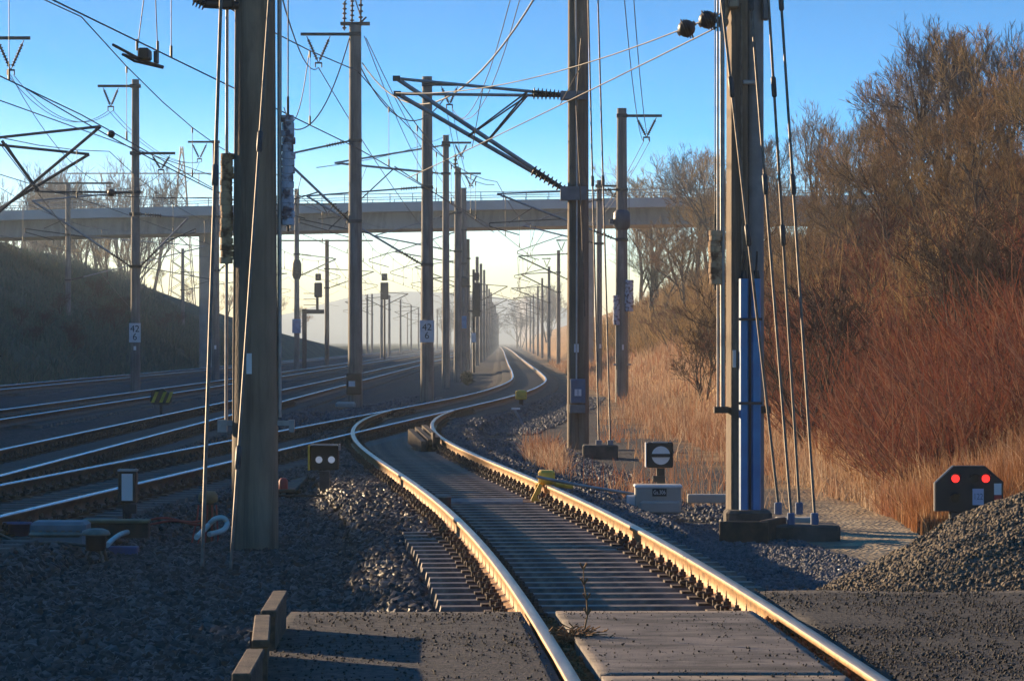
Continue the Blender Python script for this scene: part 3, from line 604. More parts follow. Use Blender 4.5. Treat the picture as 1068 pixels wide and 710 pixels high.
# concrete anchor block and rods
fx = WX(626,62.5); fb = thing('anchor_block', (fx,62.5,-.5), 'low concrete anchor block right of the twin column mast', 'anchor block')
MB().box((fx,62.5,gz(fx,62.5)+.06), (.62,.5,.36), bev=.02).build('block', M['dark_concrete'], fb)
for px in (624.5,636.5): MB().box((WX(px,62.5),62.5,gz(fx,62.5)+.27), (.1,.12,.1)).build('shoe', M['galv'], fb)
guy((WX(624.5,62.5),62.5,gz(fx,62.5)+.3), W(612,-60,D), 'anchor rod left on the low block by the twin column mast', 'anchor rods', .016, (.5,))
guy((WX(636.5,62.5),62.5,gz(fx,62.5)+.3), W(622,-60,D+.2), 'anchor rod right on the low block by the twin column mast', 'anchor rods', .016, (.5,))

D = 119.0
J = mast(648.5, D, WZ(113,D), 'mast with a dark blue drum at half height and a V insulator arm', None, .46, None, .7)
vj = vbracket(J, D, 1, 1.22, WZ(121,D), .72, wide=.72)
mb = MB(); z1, z0 = WZ(219,D), WZ(240,D); mb.tube([(J.location.x,D,z0),(J.location.x,D,z0+.12),(J.location.x,D,(z0+z1)/2),(J.location.x,D,z1-.1),(J.location.x,D,z1)], [.2,.28,.29,.28,.2], 16); mb.box((WX(638.5,D),D,WZ(231,D)), (.2,.2,.16)); mb.build('drum', M['drum'], J)
mb = MB().tube([(WX(656,D),D-.1,WZ(385,D)),(WX(656,D),D-.1,WZ(240,D))], .014, 6); mb.tube([(WX(642.5,D),D-.1,WZ(385,D)),(WX(642.5,D),D-.1,WZ(240,D))], .014, 6); mb.box((WX(649,D),D-.1,WZ(380,D)), (.6,.08,.06)); mb.build('guide_rod', M['galv'], J)
MB().box((WX(649.5,D),D-.24,WZ(362,D)), (.06,.01,.18)).build('sticker', M['white'], J)
cantilever(J, D, -.5, 6.6, WZ(232,D)+1.1, WZ(250,D), 5.2)
weights(639,646.5,308,339,D,'weight_blue','small weight stack, lower left of two on the mast with the drum',8,-.14,7.)
weights(651.5,660.5,292,325,D,'weight_blue','small weight stack, upper right of two on the mast with the drum',8,-.14,7.)
D = 164.0
K = mast(625, D, WZ(188,D), 'mast between the twin column mast and the mast with the drum, standing farther off', None, .28, None, .85)
MB().box((WX(626,D),D-.17,WZ(361,D)), (.09,.01,.2)).build('sticker', M['white'], K); vbracket(K, D, 1, 1.0, WZ(194,D), .5, wide=.6); cantilever(K, D, .5, 7.0, WZ(240,D)+1.4, WZ(254,D), 5.4)
rowR = [(594,225,9.2),(582.5,285,WZ(261,285)),(572.6,360,WZ(278,360)),(565.5,441,WZ(290,441)),(561,507,WZ(298,507)),(556.3,600,WZ(307,600)),(553,700,WZ(312,700)),(549,820,WZ(316,820)),(543,950,WZ(325,950)),(539,1150,9)]
for i, (px, d, zt) in enumerate(rowR):
    r = mast(px, d, zt, 'first mast of the hazy right row, mostly hidden by the twin column mast' if i == 0 else ['second','third','fourth','fifth','sixth','seventh','eighth','ninth','tenth'][i-1]+' mast of the hazy right row beyond the twin column mast', 'masts of the hazy right row', .34, None, .8)
    xe = T1.at(d)+(.25 if i%2 else -.25); cantilever(r, d, float(xe), 7.05, 7.2, 5.6, 5.4, .045, True)
    if i in (1,2): vbracket(r, d, -1 if i == 2 else 1, .6, zt-.1+.9, .8, wide=.7)

# --- the near right mast
D = 39.0
P = thing('catenary_mast', (WX(777,D),D,-.2), 'massive twin mast in the right foreground with two blue guard channels', 'catenary mast'); pzb = -.2
mb = MB(); q8 = [(-.125,.02),(-.075,-.115),(-.02,-.13),(.10,-.13),(.115,-.1),(.115,.1),(-.1,.12)]
mb.add([(WX(769,D)+x*(1-.012*z), D+y*(1-.012*z), z) for z in (-.45,11.5) for x,y in q8], [tuple(range(6,-1,-1)), tuple(range(7,14))]+[(i,(i+1)%7,7+(i+1)%7,7+i) for i in range(7)]); mb.build('pole', M['concrete'], P)
MB().cyl(WX(786.5,D), D+.06, -.45, 11.5, .115, .1, 24).build('pole', M['grey_box'], P)
MB().box((WX(778.5,D), D+.02, 5.5), (.055,.14,11.4)).build('web_plate', M['dark_steel'], P)
for px in (774.5, 787.5):
    z1 = WZ(291,D); z0 = -.2; x = WX(px,D)
    c = MB().poly([(x-.052,D-.19),(x-.035,D-.235),(x+.035,D-.235),(x+.052,D-.19),(x+.052,D-.13),(x-.052,D-.13)], 0, 1)
    v = [(p[0],p[2],z0+(z1-z0)*p[1]) for p in c.v]; c.v = v
    c.build('guard_channel', M['blue_pipe'], P)
    t = MB().cyl(x, D-.17, z1, z1+.09, .045, .03, 12); t.tube([(x,D-.17,z1+.05),(x+.01,D-.17,z1+.3)], .012, 6); t.build('cable_seal', M['black'], P)
for py in (333,420): MB().box((WX(781,D),D-.242,WZ(py,D)), (.26,.012,.03)).build('strap', M['dark_steel'], P)
MB().tube([(WX(773,D),D-.15,WZ(285,D)),(WX(772,D),D-.15,WZ(5,D))], .014, 6).build('conduit', M['guy'], P)
MB().box((WX(780.5,D),D-.13,WZ(87,D)), (.14,.06,.05), bev=.01).build('pipe_clamp', M['galv'], P)
MB().tube([(WX(753,D),D-.16,WZ(428,D)),(WX(751.5,D),D-.16,9)], .026, 8).build('guide_rod', M['galv'], P); MB().tube([(WX(747.8,D),D-.16,WZ(428,D)),(WX(747.5,D),D-.16,9)], .012, 8).build('guide_rod', M['galv'], P)
MB().box((WX(751,D),D-.12,WZ(427,D)), (.15,.2,.07)).build('guide_bracket', M['rust_dark'], P); MB().box((WX(798,D),D,WZ(427,D)), (.12,.1,.08)).build('guide_bracket', M['rust_dark'], P)
MB().box((WX(798.5,D),D,WZ(6,D)), (.07,.2,.32), bev=.01).build('side_box', M['grey_box'], P)
mb = MB(); mb.tube([(WX(752,D),D-.1,WZ(-20,D)),(WX(757,D),D-.1,WZ(10,D)),(WX(753,D),D-.1,WZ(25,D))], [.07,.05,.04], 8); mb.ball((WX(753,D),D-.1,WZ(24,D)), .07); mb.box((WX(764,D),D-.1,WZ(-4,D)), (.12,.2,.3), bev=.02); mb.build('tension_lever', M['lid'], P)
MB().box((WX(767,D)-.02,D-.135,WZ(374,D)), (.035,.012,.19)).build('sticker', M['white'], P)
ped = MB(); ped.box((WX(777,D)+.02,D-.1,-.42), (.5,.6,.46), bev=.03); ped.build('foundation', M['dark_concrete'], P)
weights(738,751.5,241,297,D,'weight','banded stack of tension weights hanging left of the near right mast',10,-.2)
cb = WX(781,37.5); 
ret = thing('retaining_edge', (2.35,36.6,-.5), 'low dark timber edging in front of the near right mast', 'timber edging')
mb = MB(); mb.box((2.37,36.3,-.32), (.5,.06,.26), rz=-.12, bev=.01); mb.build('front_board', M['rust_dark'], ret); MB().box((2.70,36.7,-.34), (.06,.8,.32), rz=-.35, bev=.01).build('side_board', M['rust_dark'], ret)
# anchor foundation and rods right of it
ab = thing('anchor_foundation', (WX(833,37.3),37.3,-.5), 'concrete anchor plinth with four rods right of the near right mast', 'anchor block')
MB().box((WX(838,37.0),37.0,-.42), (.72,.6,.34), bev=.02).build('plinth', M['dark_concrete'], ab)
MB().box((WX(832,37.4),37.5,-.235), (.44,.3,.06), bev=.01).build('cap', M['concrete_pale'], ab)
for i, (px, py, d, tx, lab) in enumerate(((811.5,527,37.5,752.5,'leftmost of the four anchor rods, running across the near right mast'),(825,538,36.85,783,'anchor rod second from the left on the plinth with four rods'),(833.5,527,37.5,801.5,'anchor rod third from the left on the plinth with four rods'),(849.5,538,36.85,814.5,'rightmost of the four anchor rods beside the near right mast'))):
    q = W(px,py,d); MB().box((q[0],q[1],q[2]-.03), (.075,.09,.13), bev=.01).build('rod_shoe', M['blue_box'], ab)
    top = np.array(W(tx,0,38.6)); q = np.array((q[0],q[1],q[2]+.02)); guy(q, q+(top-q)*1.75, lab, 'anchor rods', .0155, (.36,.57) if i in (1,3) else (.3,.47))

# --- left rows
D = 125.0
L = mast(141.3, D, WZ(83,D), 'mast with the left 42 6 plate beyond the second track', None, .36, None, .72)
plate426(L, D, 141.3, 347, 12, 20, .2); lx = L.location.x
vl = vbracket(L, D, -1, 1.2, WZ(90,D), .72, wide=.6); vl2 = vbracket(L, D, 1, 1.28, WZ(160,D), .58, wide=.7)
MB().box((lx,D-.2,WZ(363,D)), (.09,.01,.14)).build('sticker', M['white'], L); cantilever(L, D, -11.4, 6.0, WZ(253,D)+1.0, WZ(278,D), 5.2); cantilever(L, D, -16.9, 6.6, 6.9, WZ(278,D), 5.2)
D = 163.0
Lm = mast(225, D, WZ(147,D), 'mast close left of the near left mast, beyond the tracks', None, .36, None, .8); vm = vbracket(Lm, D, -1, 1.15, WZ(147,D)-.05, .78, wide=.75); MB().box((Lm.location.x,D-.2,WZ(362,D)), (.09,.01,.18)).build('sticker', M['white'], Lm); cantilever(Lm, D, -11.4, 6.8, WZ(262,D)+1.6, WZ(282,D), 5.3)
D = 226.0
Lf = mast(71, D, WZ(192,D), 'mast with a long cross arm standing on the shaded left slope', None, .36, None, .85)
mb = MB(); mb.box((Lf.location.x+.6,D,WZ(192,D)+.05), (4.6,.12,.12)); mb.box((Lf.location.x+1.5,D,WZ(200,D)), (6.5,.1,.1)); mb.build('bracket_arm', M['dark_steel'], Lf); cantilever(Lf, D, -19.5, WZ(257,D), WZ(262,D)+1.0, WZ(292,D), 5.2)
D = 300.0
Ln = mast(190.5, D, 9.5, 'slim mast behind the bridge in line with the lattice pylon', None, .34, None, .8)
cantilever(Ln, D, -19, 7.4, 7.5, 6., 5.6)
D = 226.0
Lp = mast(309.5, D, WZ(197,D), 'mast with a dark drum right beside the near left mast, in the far row', None, .36, None, .8); mb = MB(); lx2 = Lp.location.x; mb.tube([(lx2,D,WZ(291,D)),(lx2,D,WZ(287,D)),(lx2,D,WZ(275,D)),(lx2,D,WZ(271,D))], [.2,.3,.3,.2], 14); mb.build('drum', M['dark_steel'], Lp); MB().box((lx2,D-.22,WZ(340,D)), (.55,.02,.9)).build('plate', M['blue_pipe'], Lp); cantilever(Lp, D, -11.2, 6.9, 7.2, 5.8, 5.4); vbracket(Lp, D, 1, 2.4, WZ(213,D), .6, wide=.8)
D = 262.0
Lq = mast(341, D, WZ(250,D), 'slim mast just under the bridge right of the signal on the outrigger', None, .36, None, .8); mb = MB(); mb.box((Lq.location.x,D,WZ(251,D)), (6.8,.1,.1)); mb.build('bracket_arm', M['dark_steel'], Lq); cantilever(Lq, D, -10.2, 6.8, 7., 5.6, 5.4)
rowL = [(388,520,8.6),(398,400,7.6),(406,440,7.4),(417.7,560,8.3),(428.8,640,8.2),(436.5,720,8.3),(383,480,8.0),(456,800,9),(470,900,9),(425,900,9)]
for i, (px, d, zt) in enumerate(rowL):
    r = mast(px, d, zt, ['mast left of the tall signal beyond the junction','mast close behind the tall signal with two heads','mast just right of the tall signal beyond the junction','second slim mast right of the tall signal beyond the junction','third slim mast right of the tall signal beyond the junction','fourth slim mast right of the tall signal, close to the right 42 6 plate','thin mast close to the tall switch gear mast, far off','far mast seen right of the right 42 6 plate','far mast just right of the masts behind the right 42 6 plate','faint far mast among the left rows'][i], 'masts of the far left rows', .34, None, .8)
    cantilever(r, d, r.location.x+(3. if i%2 else -3.), 7., 7.2, 5.6, 5.4, .05, True)
# off-frame mast at the left whose arms reach into the picture
D = 100.0
O = mast(0, D, 10.3, 'mast at the left edge whose two arms and V insulator reach into the picture', None, .4, None, .75, x=-15.2)
vo = vbracket(O, D, 1, 1.5, WZ(40,D), .9, wide=.8)
for dy, e, s0, s1 in ((0,(105,132),(-14,145),(-14,232)),(.8,(93,161),(-14,150),(-14,226))):
    E_ = np.array(W(e[0],e[1],D+dy))
    for q, rad, nm in ((s0,.04,'cantilever_tube'),(s1,.045,'cantilever_strut')):
        Q = np.array(W(q[0],q[1],D+dy)); MB().tube([Q,E_], rad, 8).build(nm, M['dark_steel'], O)
MB().tube([W(6,150,D),W(38,198,D),W(42,200,D),W(136,201,D)], .03, 6).build('registration_arm', M['dark_steel'], O)
MB().tube([W(2,147,D),W(40,199,D)], .05, 6).build('insulator', M['insul'], O)
# ------------------------------------------------------------------ wires
def catenary(label, sup, rad=.011, drop_to=300, dy=7.):
    """contact wire below a messenger wire, hung from it by droppers; sup = (y, x, z contact, z messenger)"""
    r = thing('overhead_line', (sup[0][1],sup[0][0],sup[0][2]), label, 'overhead line')
    cw = [(x,y,zc) for y,x,zc,zm in sup]; MB().tube(cw, rad, 5).build('contact_wire', M['wire'], r)
    mw = []; dr = []
    for (y0,x0,c0,m0),(y1,x1,c1,m1) in zip(sup, sup[1:]):
        L = y1-y0; sag = min(1.0, L*L/5200); n_ = max(3, int(L/dy))
        for i in range(n_+1):
            t = i/n_; p = (x0+(x1-x0)*t, y0+L*t, m0+(m1-m0)*t-4*sag*t*(1-t)); mw.append(p)
            if 0 < i < n_ and p[1] < drop_to and i % 2 == 1: dr.append((p, (p[0], p[1], c0+(c1-c0)*t)))
    MB().tube(mw, rad, 5).build('messenger_wire', M['wire'], r)
    for a, b in dr:
        if b[1] > 30:
            m = MB().tube([a,b], .006, 4); m.tube([(b[0],b[1],b[2]+.16),b], .018, 4); m.tube([a,(a[0],a[1],a[2]-.12)], .018, 4); m.build('dropper', M['wire'], r)
    return r
zg = lambda i: .3 if i % 2 else -.3
catenary('overhead line of the straight second track, sloping through the upper left corner', [(y, float(T2.at(y))+zg(i)-.25*(y < 60), 5.35, 6.95) for i,y in enumerate((12,58,109,157,212,255,300,345,395,450,510,575))])
catenary('overhead line of the track beyond the second one, over the left 42 6 plate', [(y, float(T3.at(y))+zg(i), 5.4, 7.0) for i,y in enumerate((30,100,163,226,300,380,480))])
catenary('overhead line of the farthest track by the left slope', [(y, float(T4.at(y))+zg(i), 5.4, 7.1) for i,y in enumerate((60,125,175,226,300,380))], drop_to=180)
t1 = catenary('overhead line of the bending main line, passing over the junction to the vanishing point', [(12,-7.2,5.55,7.6),(69,-3.0,5.4,6.9)]+[(y, float(T1.at(y))+zg(i), 5.4, 7.0) for i,y in enumerate((119,164,225,285,360,441,507,600,700,820))])
si = MB(); sa, sb = W(118,47,50.3), W(168,72,53.0); D = 51.5
for (p, q, w_) in (((118,47),(146,62),.02),((128,57),(170,70),.02)): si.tube([W(*p,D-.6),W(*q,D+.4)], .022, 6)
si.box(W(151,57,D), (.16,.5,.16), bev=.02); si.box(W(163,60,D), (.05,.3,.16)); si.tube([W(128,57,D),W(140,64,D),W(170,71,D+.3)], .02, 6)
si.build('section_insulator', M['black'], t1)
for a, b in (((151,-8),(143,53)),((162,-8),(164.5,55))): MB().tube([W(*a,D),W(*b,D)], .008, 5).tube([W(b[0],b[1]-12,D),W(b[0],b[1],D)], .02, 5).build('dropper', M['wire'], t1)
r = thing('overhead_line', W(757,22,39), 'overhead line of the siding, ending with two round insulators at the near right mast', 'overhead line')
pA, pB = np.array(W(757,12,39)), np.array(W(757,24,39)); qA, qB = np.array(W(413,97,68)), np.array(W(425,186,68))
def bez(a, b, sag): return sagged(a, b, sag, 14)
mess = bez(pA, qA, .28); cont = bez(pB, qB, .02)
MB().tube(mess, .009, 5).build('messenger_wire', M['wire'], r); MB().tube(cont, .009, 5).build('contact_wire', M['wire'], r)
for px, py, d in ((738,21,38.9),(716,30,39.8)):
    m = MB().ball(W(px,py,d), .1, 16); p = W(px,py,d); 
    for k in range(3): m.tube([(p[0]-.03+.03*k,p[1],p[2]-.004),(p[0]-.02+.03*k,p[1],p[2])], [.115,.115], 16)
    m.build('round_insulator', M['insul'], r)
    MB().tube([W(px+9,py-6,d),W(px-9,py+6,d)], .03, 8).build('end_fitting', M['lid'], r)
for t in (.32,.62): a = np.array(mess[int(13*t)]); b = np.array(cont[int(13*t)+1]); MB().tube([a,b], .007, 4).build('dropper', M['wire'], r)
ou = [(68,-2.25,5.0,6.4),(119,-.6,5.3,6.9)]
catenary('overhead line from the twin column mast to the mast with the drum', ou)
# feeder and jumper cables
cg = 'feeder cables'
def pair(a, b, sag, label, dx=.1, rad=.011):
    for s in (-1,1):
        cable('feeder_cable', sagged((a[0]+s*dx,a[1],a[2]),(b[0]+s*dx,b[1],b[2]), sag, 16), rad, label+(', left of the pair' if s < 0 else ', right of the pair'), 'feeder cable', cg)
pair(vi, vj, .9, 'feeder wire dropping to the mast with the drum')
pair(vj, W(606,236,225), .7, 'feeder wire running on from the mast with the drum')
pair(vi2, vc, 1.6, 'sagging feeder wire ending at the right 42 6 mast')
pair(vc, (-1.9,157,8.4), .4, 'feeder wire between the two masts behind the junction')
pair(vo, vl, .8, 'feeder wire from the left edge to the left 42 6 mast', .08)
pair(vl, vm, .6, 'feeder wire running on beyond the left 42 6 mast', .08)
cable('feeder_cable', sagged(vo, vl2, 1.6, 16), .011, 'feeder wire sagging to the lower V insulator of the left 42 6 mast', 'feeder cable', cg)
cable('feeder_cable', sagged(vl2, vm, .7, 16), .011, 'feeder wire crossing from the lower V insulator of the left 42 6 mast', 'feeder cable', cg)
cable('feeder_cable', sagged(W(590,-60,69), W(378,66,109), 2.1, 24), .022, 'thick cable hanging in a long bow from the switch gear mast', 'feeder cable', cg)
cable('feeder_cable', sagged(W(292,-10,60), vb, .5, 12), .014, 'feeder wire coming down to the V insulator of the switch gear mast', 'feeder cable', cg)
cable('feeder_cable', sagged(vb, W(470,268,230), .6, 12), .016, 'feeder wire running on below the V insulator of the switch gear mast', 'feeder cable', cg)
cable('jumper_cable', sagged(W(322,57,109), W(296,112,108), 1.1, 14), .016, 'short jumper loop under the V insulator of the switch gear mast', 'jumper cable', cg)
cable('jumper_cable', sagged(W(365,38,109), W(300,132,105), 1.0, 16), .02, 'jumper cable sweeping left from the head of the switch gear mast', 'jumper cable', cg)
cable('jumper_cable', sagged(W(376,70,109), W(468,96,121), 1.3, 16), .02, 'jumper cable sagging between the switch gear mast and the right 42 6 mast', 'jumper cable', cg)
cable('feeder_cable', sagged(W(380,38,109), W(455,200,185), .5, 12), .014, 'wire dropping steeply right from the switch gear mast head', 'feeder cable', cg)
cable('feeder_cable', sagged(W(382,40,109), W(480,214,200), .5, 12), .014, 'second wire dropping right from the switch gear mast head, beside the steep one', 'feeder cable', cg)
for k, (a, b, lab) in enumerate((((0,150,70),(145,330,300),'thin wire slanting down across the lower left arms'),((0,105,60),(410,240,220),'thin wire slanting behind the left 42 6 mast to the middle masts'),((330,175,100),(470,140,160),'cross wire rising right behind the switch gear mast'))):
    cable('span_wire', sagged(W(*a), W(*b), .2, 8), .011, lab, 'span wire')
for px, py, d, wx, z in ((116,140,52,0,0),(116,201,78,0,0)):
    o = MB().ball(W(px,py,d), 4.1*d/F, 12).build('round_insulator', M['insul'], top=W(px,py,d)); tag(o, 'dark round insulator on a wire above the lower left arms' if py < 150 else 'dark round insulator on the cross arm wire, lower of the two at left', 'insulator')
    cable('span_wire', sagged(W(px-90,py-48 if py < 150 else py-2,d), W(px+130,py+70 if py < 150 else py+6,d+8), .05, 6), .01, 'thin wire through the upper round insulator' if py < 150 else 'thin wire through the lower round insulator', 'span wire')

# ------------------------------------------------------------------ bridge
D = 250.0; br = thing('road_bridge', (0,D,0), 'pale concrete road bridge crossing over all the tracks', 'bridge')
def bz(x): return .017*(x+0)-.00012*x*x
xsb = np.linspace(-64, 44, 40)
def girder(secs, m, nm):
    k = len(secs); V = [(x, D+sy, sz+bz(x)) for x in xsb for sy, sz in secs]; fs = [(i*k+j, i*k+(j+1)%k, (i+1)*k+(j+1)%k, (i+1)*k+j) for i in range(len(xsb)-1) for j in range(k)]+[tuple(range(k))[::-1], tuple(range((len(xsb)-1)*k, len(xsb)*k))]
    MB().add(V, fs).build(nm, m, br)
girder([(.9,9.75),(1.2,11.0),(8.8,11.0),(9.1,9.75)], M['bridge'], 'girder')
girder([(0,10.95),(0,11.62),(.3,11.62),(.3,11.5),(9.7,11.5),(9.7,11.62),(10,11.62),(10,10.95)], M['bridge_edge'], 'deck')
mb = MB()
for fy in (.15, 9.85):
    for zz in (.55,.95): mb.tube([(x,D+fy,11.62+zz*.62+bz(x)) for x in xsb], .025, 4)
    for x in np.arange(-63,43,1.6): mb.box((x,D+fy,11.62+.3+bz(x)), (.05,.05,.6))
mb.build('railing', M['galv'], br)
for px, w_ in ((216.5,1.15),(615,.62)):
    x = WX(px,D+4); MB().box((x,D+4,4.5), (w_,1.1,10.6), bev=.1).build('pier', M['concrete_pale'], br)
MB().box((-52,D+5,7), (8,9.,9)).build('abutment', M['bridge'], br)

# ------------------------------------------------------------------ lattice pylon far behind the bridge
D = 620.0; x = WX(189.5,D); py_ = thing('lattice_pylon', (x,D,gz(x,D)), 'tall lattice power pylon beyond the bridge at the left', 'power pylon'); z0 = gz(x,D); zt = WZ(150,D)
wd = lambda z: 2.6*(1-(z-z0)/(zt-z0))**.9+.12
zs = np.linspace(z0, zt-.5, 15); mb = MB()
for sx in (-1,1):
    for sy in (-1,1): mb.tube([(x+sx*wd(z),D+sy*wd(z),z) for z in zs], .09, 4)
for a, b in zip(zs, zs[1:]):
    for s in (-1,1):
        mb.tube([(x-s*wd(a),D-wd(a),a),(x+s*wd(b),D-wd(b),b)], .05, 4); mb.tube([(x-s*wd(a),D+wd(a),a),(x+s*wd(b),D+wd(b),b)], .05, 4)
mb.build('frame', M['dark_steel'], py_)
mb = MB().box((x-3,D,WZ(181,D)), (34,.22,.22)); 
for k in (-14,-4,3,12): mb.tube([(x+k,D,WZ(181,D)),(x+k,D,WZ(191,D))], .09, 4)
mb.build('cross_arm', M['dark_steel'], py_)

# ------------------------------------------------------------------ signals and small railway things
def light_signal(px, pb, pt, pw, d, label, base_to=None):
    x = WX(px,d); r = thing('light_signal', (x,d,gz(x,d)), label, 'railway signal'); k = d/F
    return r, x, k
D = 235.0; r, x, k = light_signal(331,0,0,0,D,'signal head on an outrigger post left of the switch gear mast'); xp = WX(317.5,D); r.location.x = xp; ORG[r.name] = np.array((xp,D,r.location.z))
MB().box((xp,D,(gz(xp,D)+WZ(322,D))/2), (.3,.25,WZ(322,D)-gz(xp,D)), bev=.03).build('post', M['dark_steel'], r)
mb = MB().box(((xp+x)/2+.15,D,WZ(325,D)), (x-xp+.6,.25,.28)); mb.tube([(x,D,WZ(325,D)),(x,D,WZ(308,D))], .1, 6)
for zz in (318,312,306): mb.tube([(xp-.05,D-.2,WZ(zz,D)),(x,D-.2,WZ(zz,D))], .02, 4)
mb.build('outrigger', M['dark_steel'], r)
def head(r, px, y0, y1, wpx, d, gap):
    x = WX(px,d); k = d/F
    a = MB().box((x,d-.1,WZ((y0+gap)/2,d)), (wpx*.72*k,.25,(gap-y0)*k-.05), bev=.04).build('upper_head', M['black'], r)
    b = MB().box((x,d-.1,WZ((gap+y1)/2+1,d)), (wpx*k,.3,(y1-gap)*k-.1), bev=.05).build('lower_head', M['black'], r)
    return a, b
head(r, 332, 285, 310, 8.2, D, 293)
D = 330.0; x = WX(401,D); r = thing('light_signal', (x,D,gz(x,D)), 'tall signal with two dark heads right of the switch gear mast', 'railway signal'); MB().tube([(x,D,gz(x,D)),(x,D,WZ(310,D))], .1, 8).build('post', M['dark_steel'], r); head(r, 401, 285, 312, 8.4, D, 293)
D = 235.0; x = WX(496.5,D); r = thing('light_signal', (x,D,gz(x,D)), 'signal with two dark heads just right of the middle row of masts', 'railway signal')
mb = MB().tube([(WX(494,D),D,gz(x,D)),(WX(494,D),D,WZ(281,D))], .09, 8); mb.box((WX(495,D),D,WZ(324.5,D)), (.9,.5,.12)); mb.build('post', M['dark_steel'], r); head(r, 497, 284, 330, 8, D, 293); 
q = MB().box((WX(494,D),D-.12,WZ(352,D)), (.3,.03,.62)).build('plate', M['white'], r)

D = 44.8; x = WX(338.5,D); zb = gz(x,D); r = thing('dwarf_signal', (x,D,zb), 'black box signal with two round white lights left of the siding', 'railway signal')
k = D/F; MB().box((x,D,WZ(477,D)), (.36,.14,.31), bev=.015).build('housing', M['black'], r)
mb = MB(); mb.box((x,D-.12,WZ(464,D)+.006), (.34,.16,.014)); mb.box((x+.19,D-.03,WZ(466,D)), (.02,.2,.08)); mb.build('hood', M['galv'], r)
MB().box((x-.19,D-.1,WZ(477,D)), (.02,.2,.31)).build('sunlit_side', M['yellow'], r)  # yellow plate stands for sun on the left face of the box
for px in (333,346): MB().disc_y(WX(px,D), D-.072, WZ(479,D), .043).build('white_light', M['whitelamp'], r)
MB().box((x,D,(zb+WZ(491,D))/2-.05), (.12,.1,WZ(491,D)-zb+.1)).build('post', M['dark_steel'], r)
D = 43.5; mb = MB().tube([W(287,516.5,D),W(440,517,D-.3)], .018, 6); o = mb.build('point_rod', M['wood'], top=W(287,516.5,D)); tag(o, 'thin straight point rod lying across the ballast below the box with two white lights', 'point rod')
D = 46.0; x = WX(295.5,D); r = thing('marker_post', (x,D,gz(x,D)), 'small red capped marker beside the near left mast', 'marker'); MB().tube([(x,D,gz(x,D)-.05),(x,D,gz(x,D)+.14)], .03, 8).build('stub', M['white'], r); MB().tube([(x,D,gz(x,D)+.12),(x,D,gz(x,D)+.15),(x,D,gz(x,D)+.27),(x,D,gz(x,D)+.3)], [.05,.06,.06,.03], 12).build('cap', M['red'], r)
a = W(290,514,46.); b = W(322,492,51.); cx, cy = (a[0]+b[0])/2,(a[1]+b[1])/2; o = MB().box((cx,cy,gz(cx,cy)+.05), (.24,5.2,.05), rz=.02, bev=.01).build('cable_trough', M['wood'], top=(cx,cy,gz(cx,cy))); tag(o, 'flat weathered cable trough lid running away beside the red capped marker', 'cable trough')

D = 37.0; x = WX(133.5,D); zb = gz(x,D); r = thing('point_lantern', (x,D,zb), 'upright lantern box with a tall white pane in the left foreground', 'point lantern')
z0, z1 = WZ(524,D), WZ(491,D); MB().box((x,D,(z0+z1)/2), (.19,.16,z1-z0), bev=.012).build('case', M['black'], r); MB().box((x,D-.082,(z0+z1)/2), (.115,.01,z1-z0-.05)).build('pane', M['white'], r); MB().box((x,D,z1+.008), (.2,.18,.02)).build('cap', M['galv'], r)
mb = MB().tube([(x,D,z0),(x,D,zb-.05)], .035, 8); mb.tube([(x-.05,D,z0),(x-.04,D,zb)], .012, 5); mb.box((x+.03,D,z0-.06), (.12,.1,.1)); mb.build('spindle', M['dark_steel'], r)
D = 34.6; x = WX(121,D); o = thing('cable_duct', (x,D,gz(x,D)), 'long tan lidded duct lying below the white lantern', 'cable duct'); z = WZ(543,D); MB().box((x,D,z), (.66,.26,.03), bev=.006).build('lid', M['tan'], o); MB().box((x,D+.01,z-.09), (.64,.22,.14)).build('body', M['rust_dark'], o)
D = 33.2; x = WX(61,D); zb = gz(x,D); r = thing('point_machine', (x,D,zb), 'low dark point machine with a ribbed lid at the left edge', 'point machine')
MB().box((x+.02,D,zb+.1), (.52,.46,.3), bev=.03).build('case', M['grey_box'], r); mb = MB().box((x,D,WZ(556,D)), (.5,.5,.05), bev=.02)
for k in range(7): mb.box((x-.21+.07*k,D,WZ(556,D)+.03), (.035,.46,.02))
mb.build('ribbed_lid', M['lid'], r); MB().box((x+.04,D-.25,WZ(566,D)), (.14,.04,.04)).build('latch', M['black'], r); MB().tube([(x-.55,D-.3,zb+.16),(x-.3,D-.33,WZ(565,D)),(x+.05,D-.34,WZ(563,D)),(x+.3,D-.3,WZ(567,D))], .014, 6).build('cable', M['guy'], r)
D = 32.6; x = WX(100,D); r = thing('junction_can', (x,D,gz(x,D)), 'round lidded can on splayed pipes in front of the point machine', 'junction can'); zt = WZ(551,D)
MB().tube([(x,D,zt-.2),(x,D,zt-.18),(x,D,zt-.05)], [.085,.095,.095], 14).build('can', M['black'], r); MB().tube([(x,D,zt-.06),(x,D,zt-.05),(x,D,zt-.02),(x,D,zt),(x,D,zt+.004)], [.13,.135,.12,.07,.01], 18).build('lid', M['lid'], r)
for dx, dx2, dy in ((-.04,-.15,-.1),(.03,.11,-.12),(.07,.1,.1)): MB().tube([(x+dx,D+dy*.3,zt-.18),(x+(dx+dx2)*.55,D+dy*.6,zt-.3),(x+dx2,D+dy,zt-.52)], .016, 6).build('pipe', M['guy'], r)
D = 33.5; x = WX(18,D); o = thing('plastic_tub', (x,D,gz(x,D)), 'blue plastic tub at the left edge beside the point machine', 'tub'); zb = gz(x,D); mb = MB(); n_ = 16
pr = [(.02,.1),(.09,.1),(.12,.26),(.128,.26),(.128,.245)]
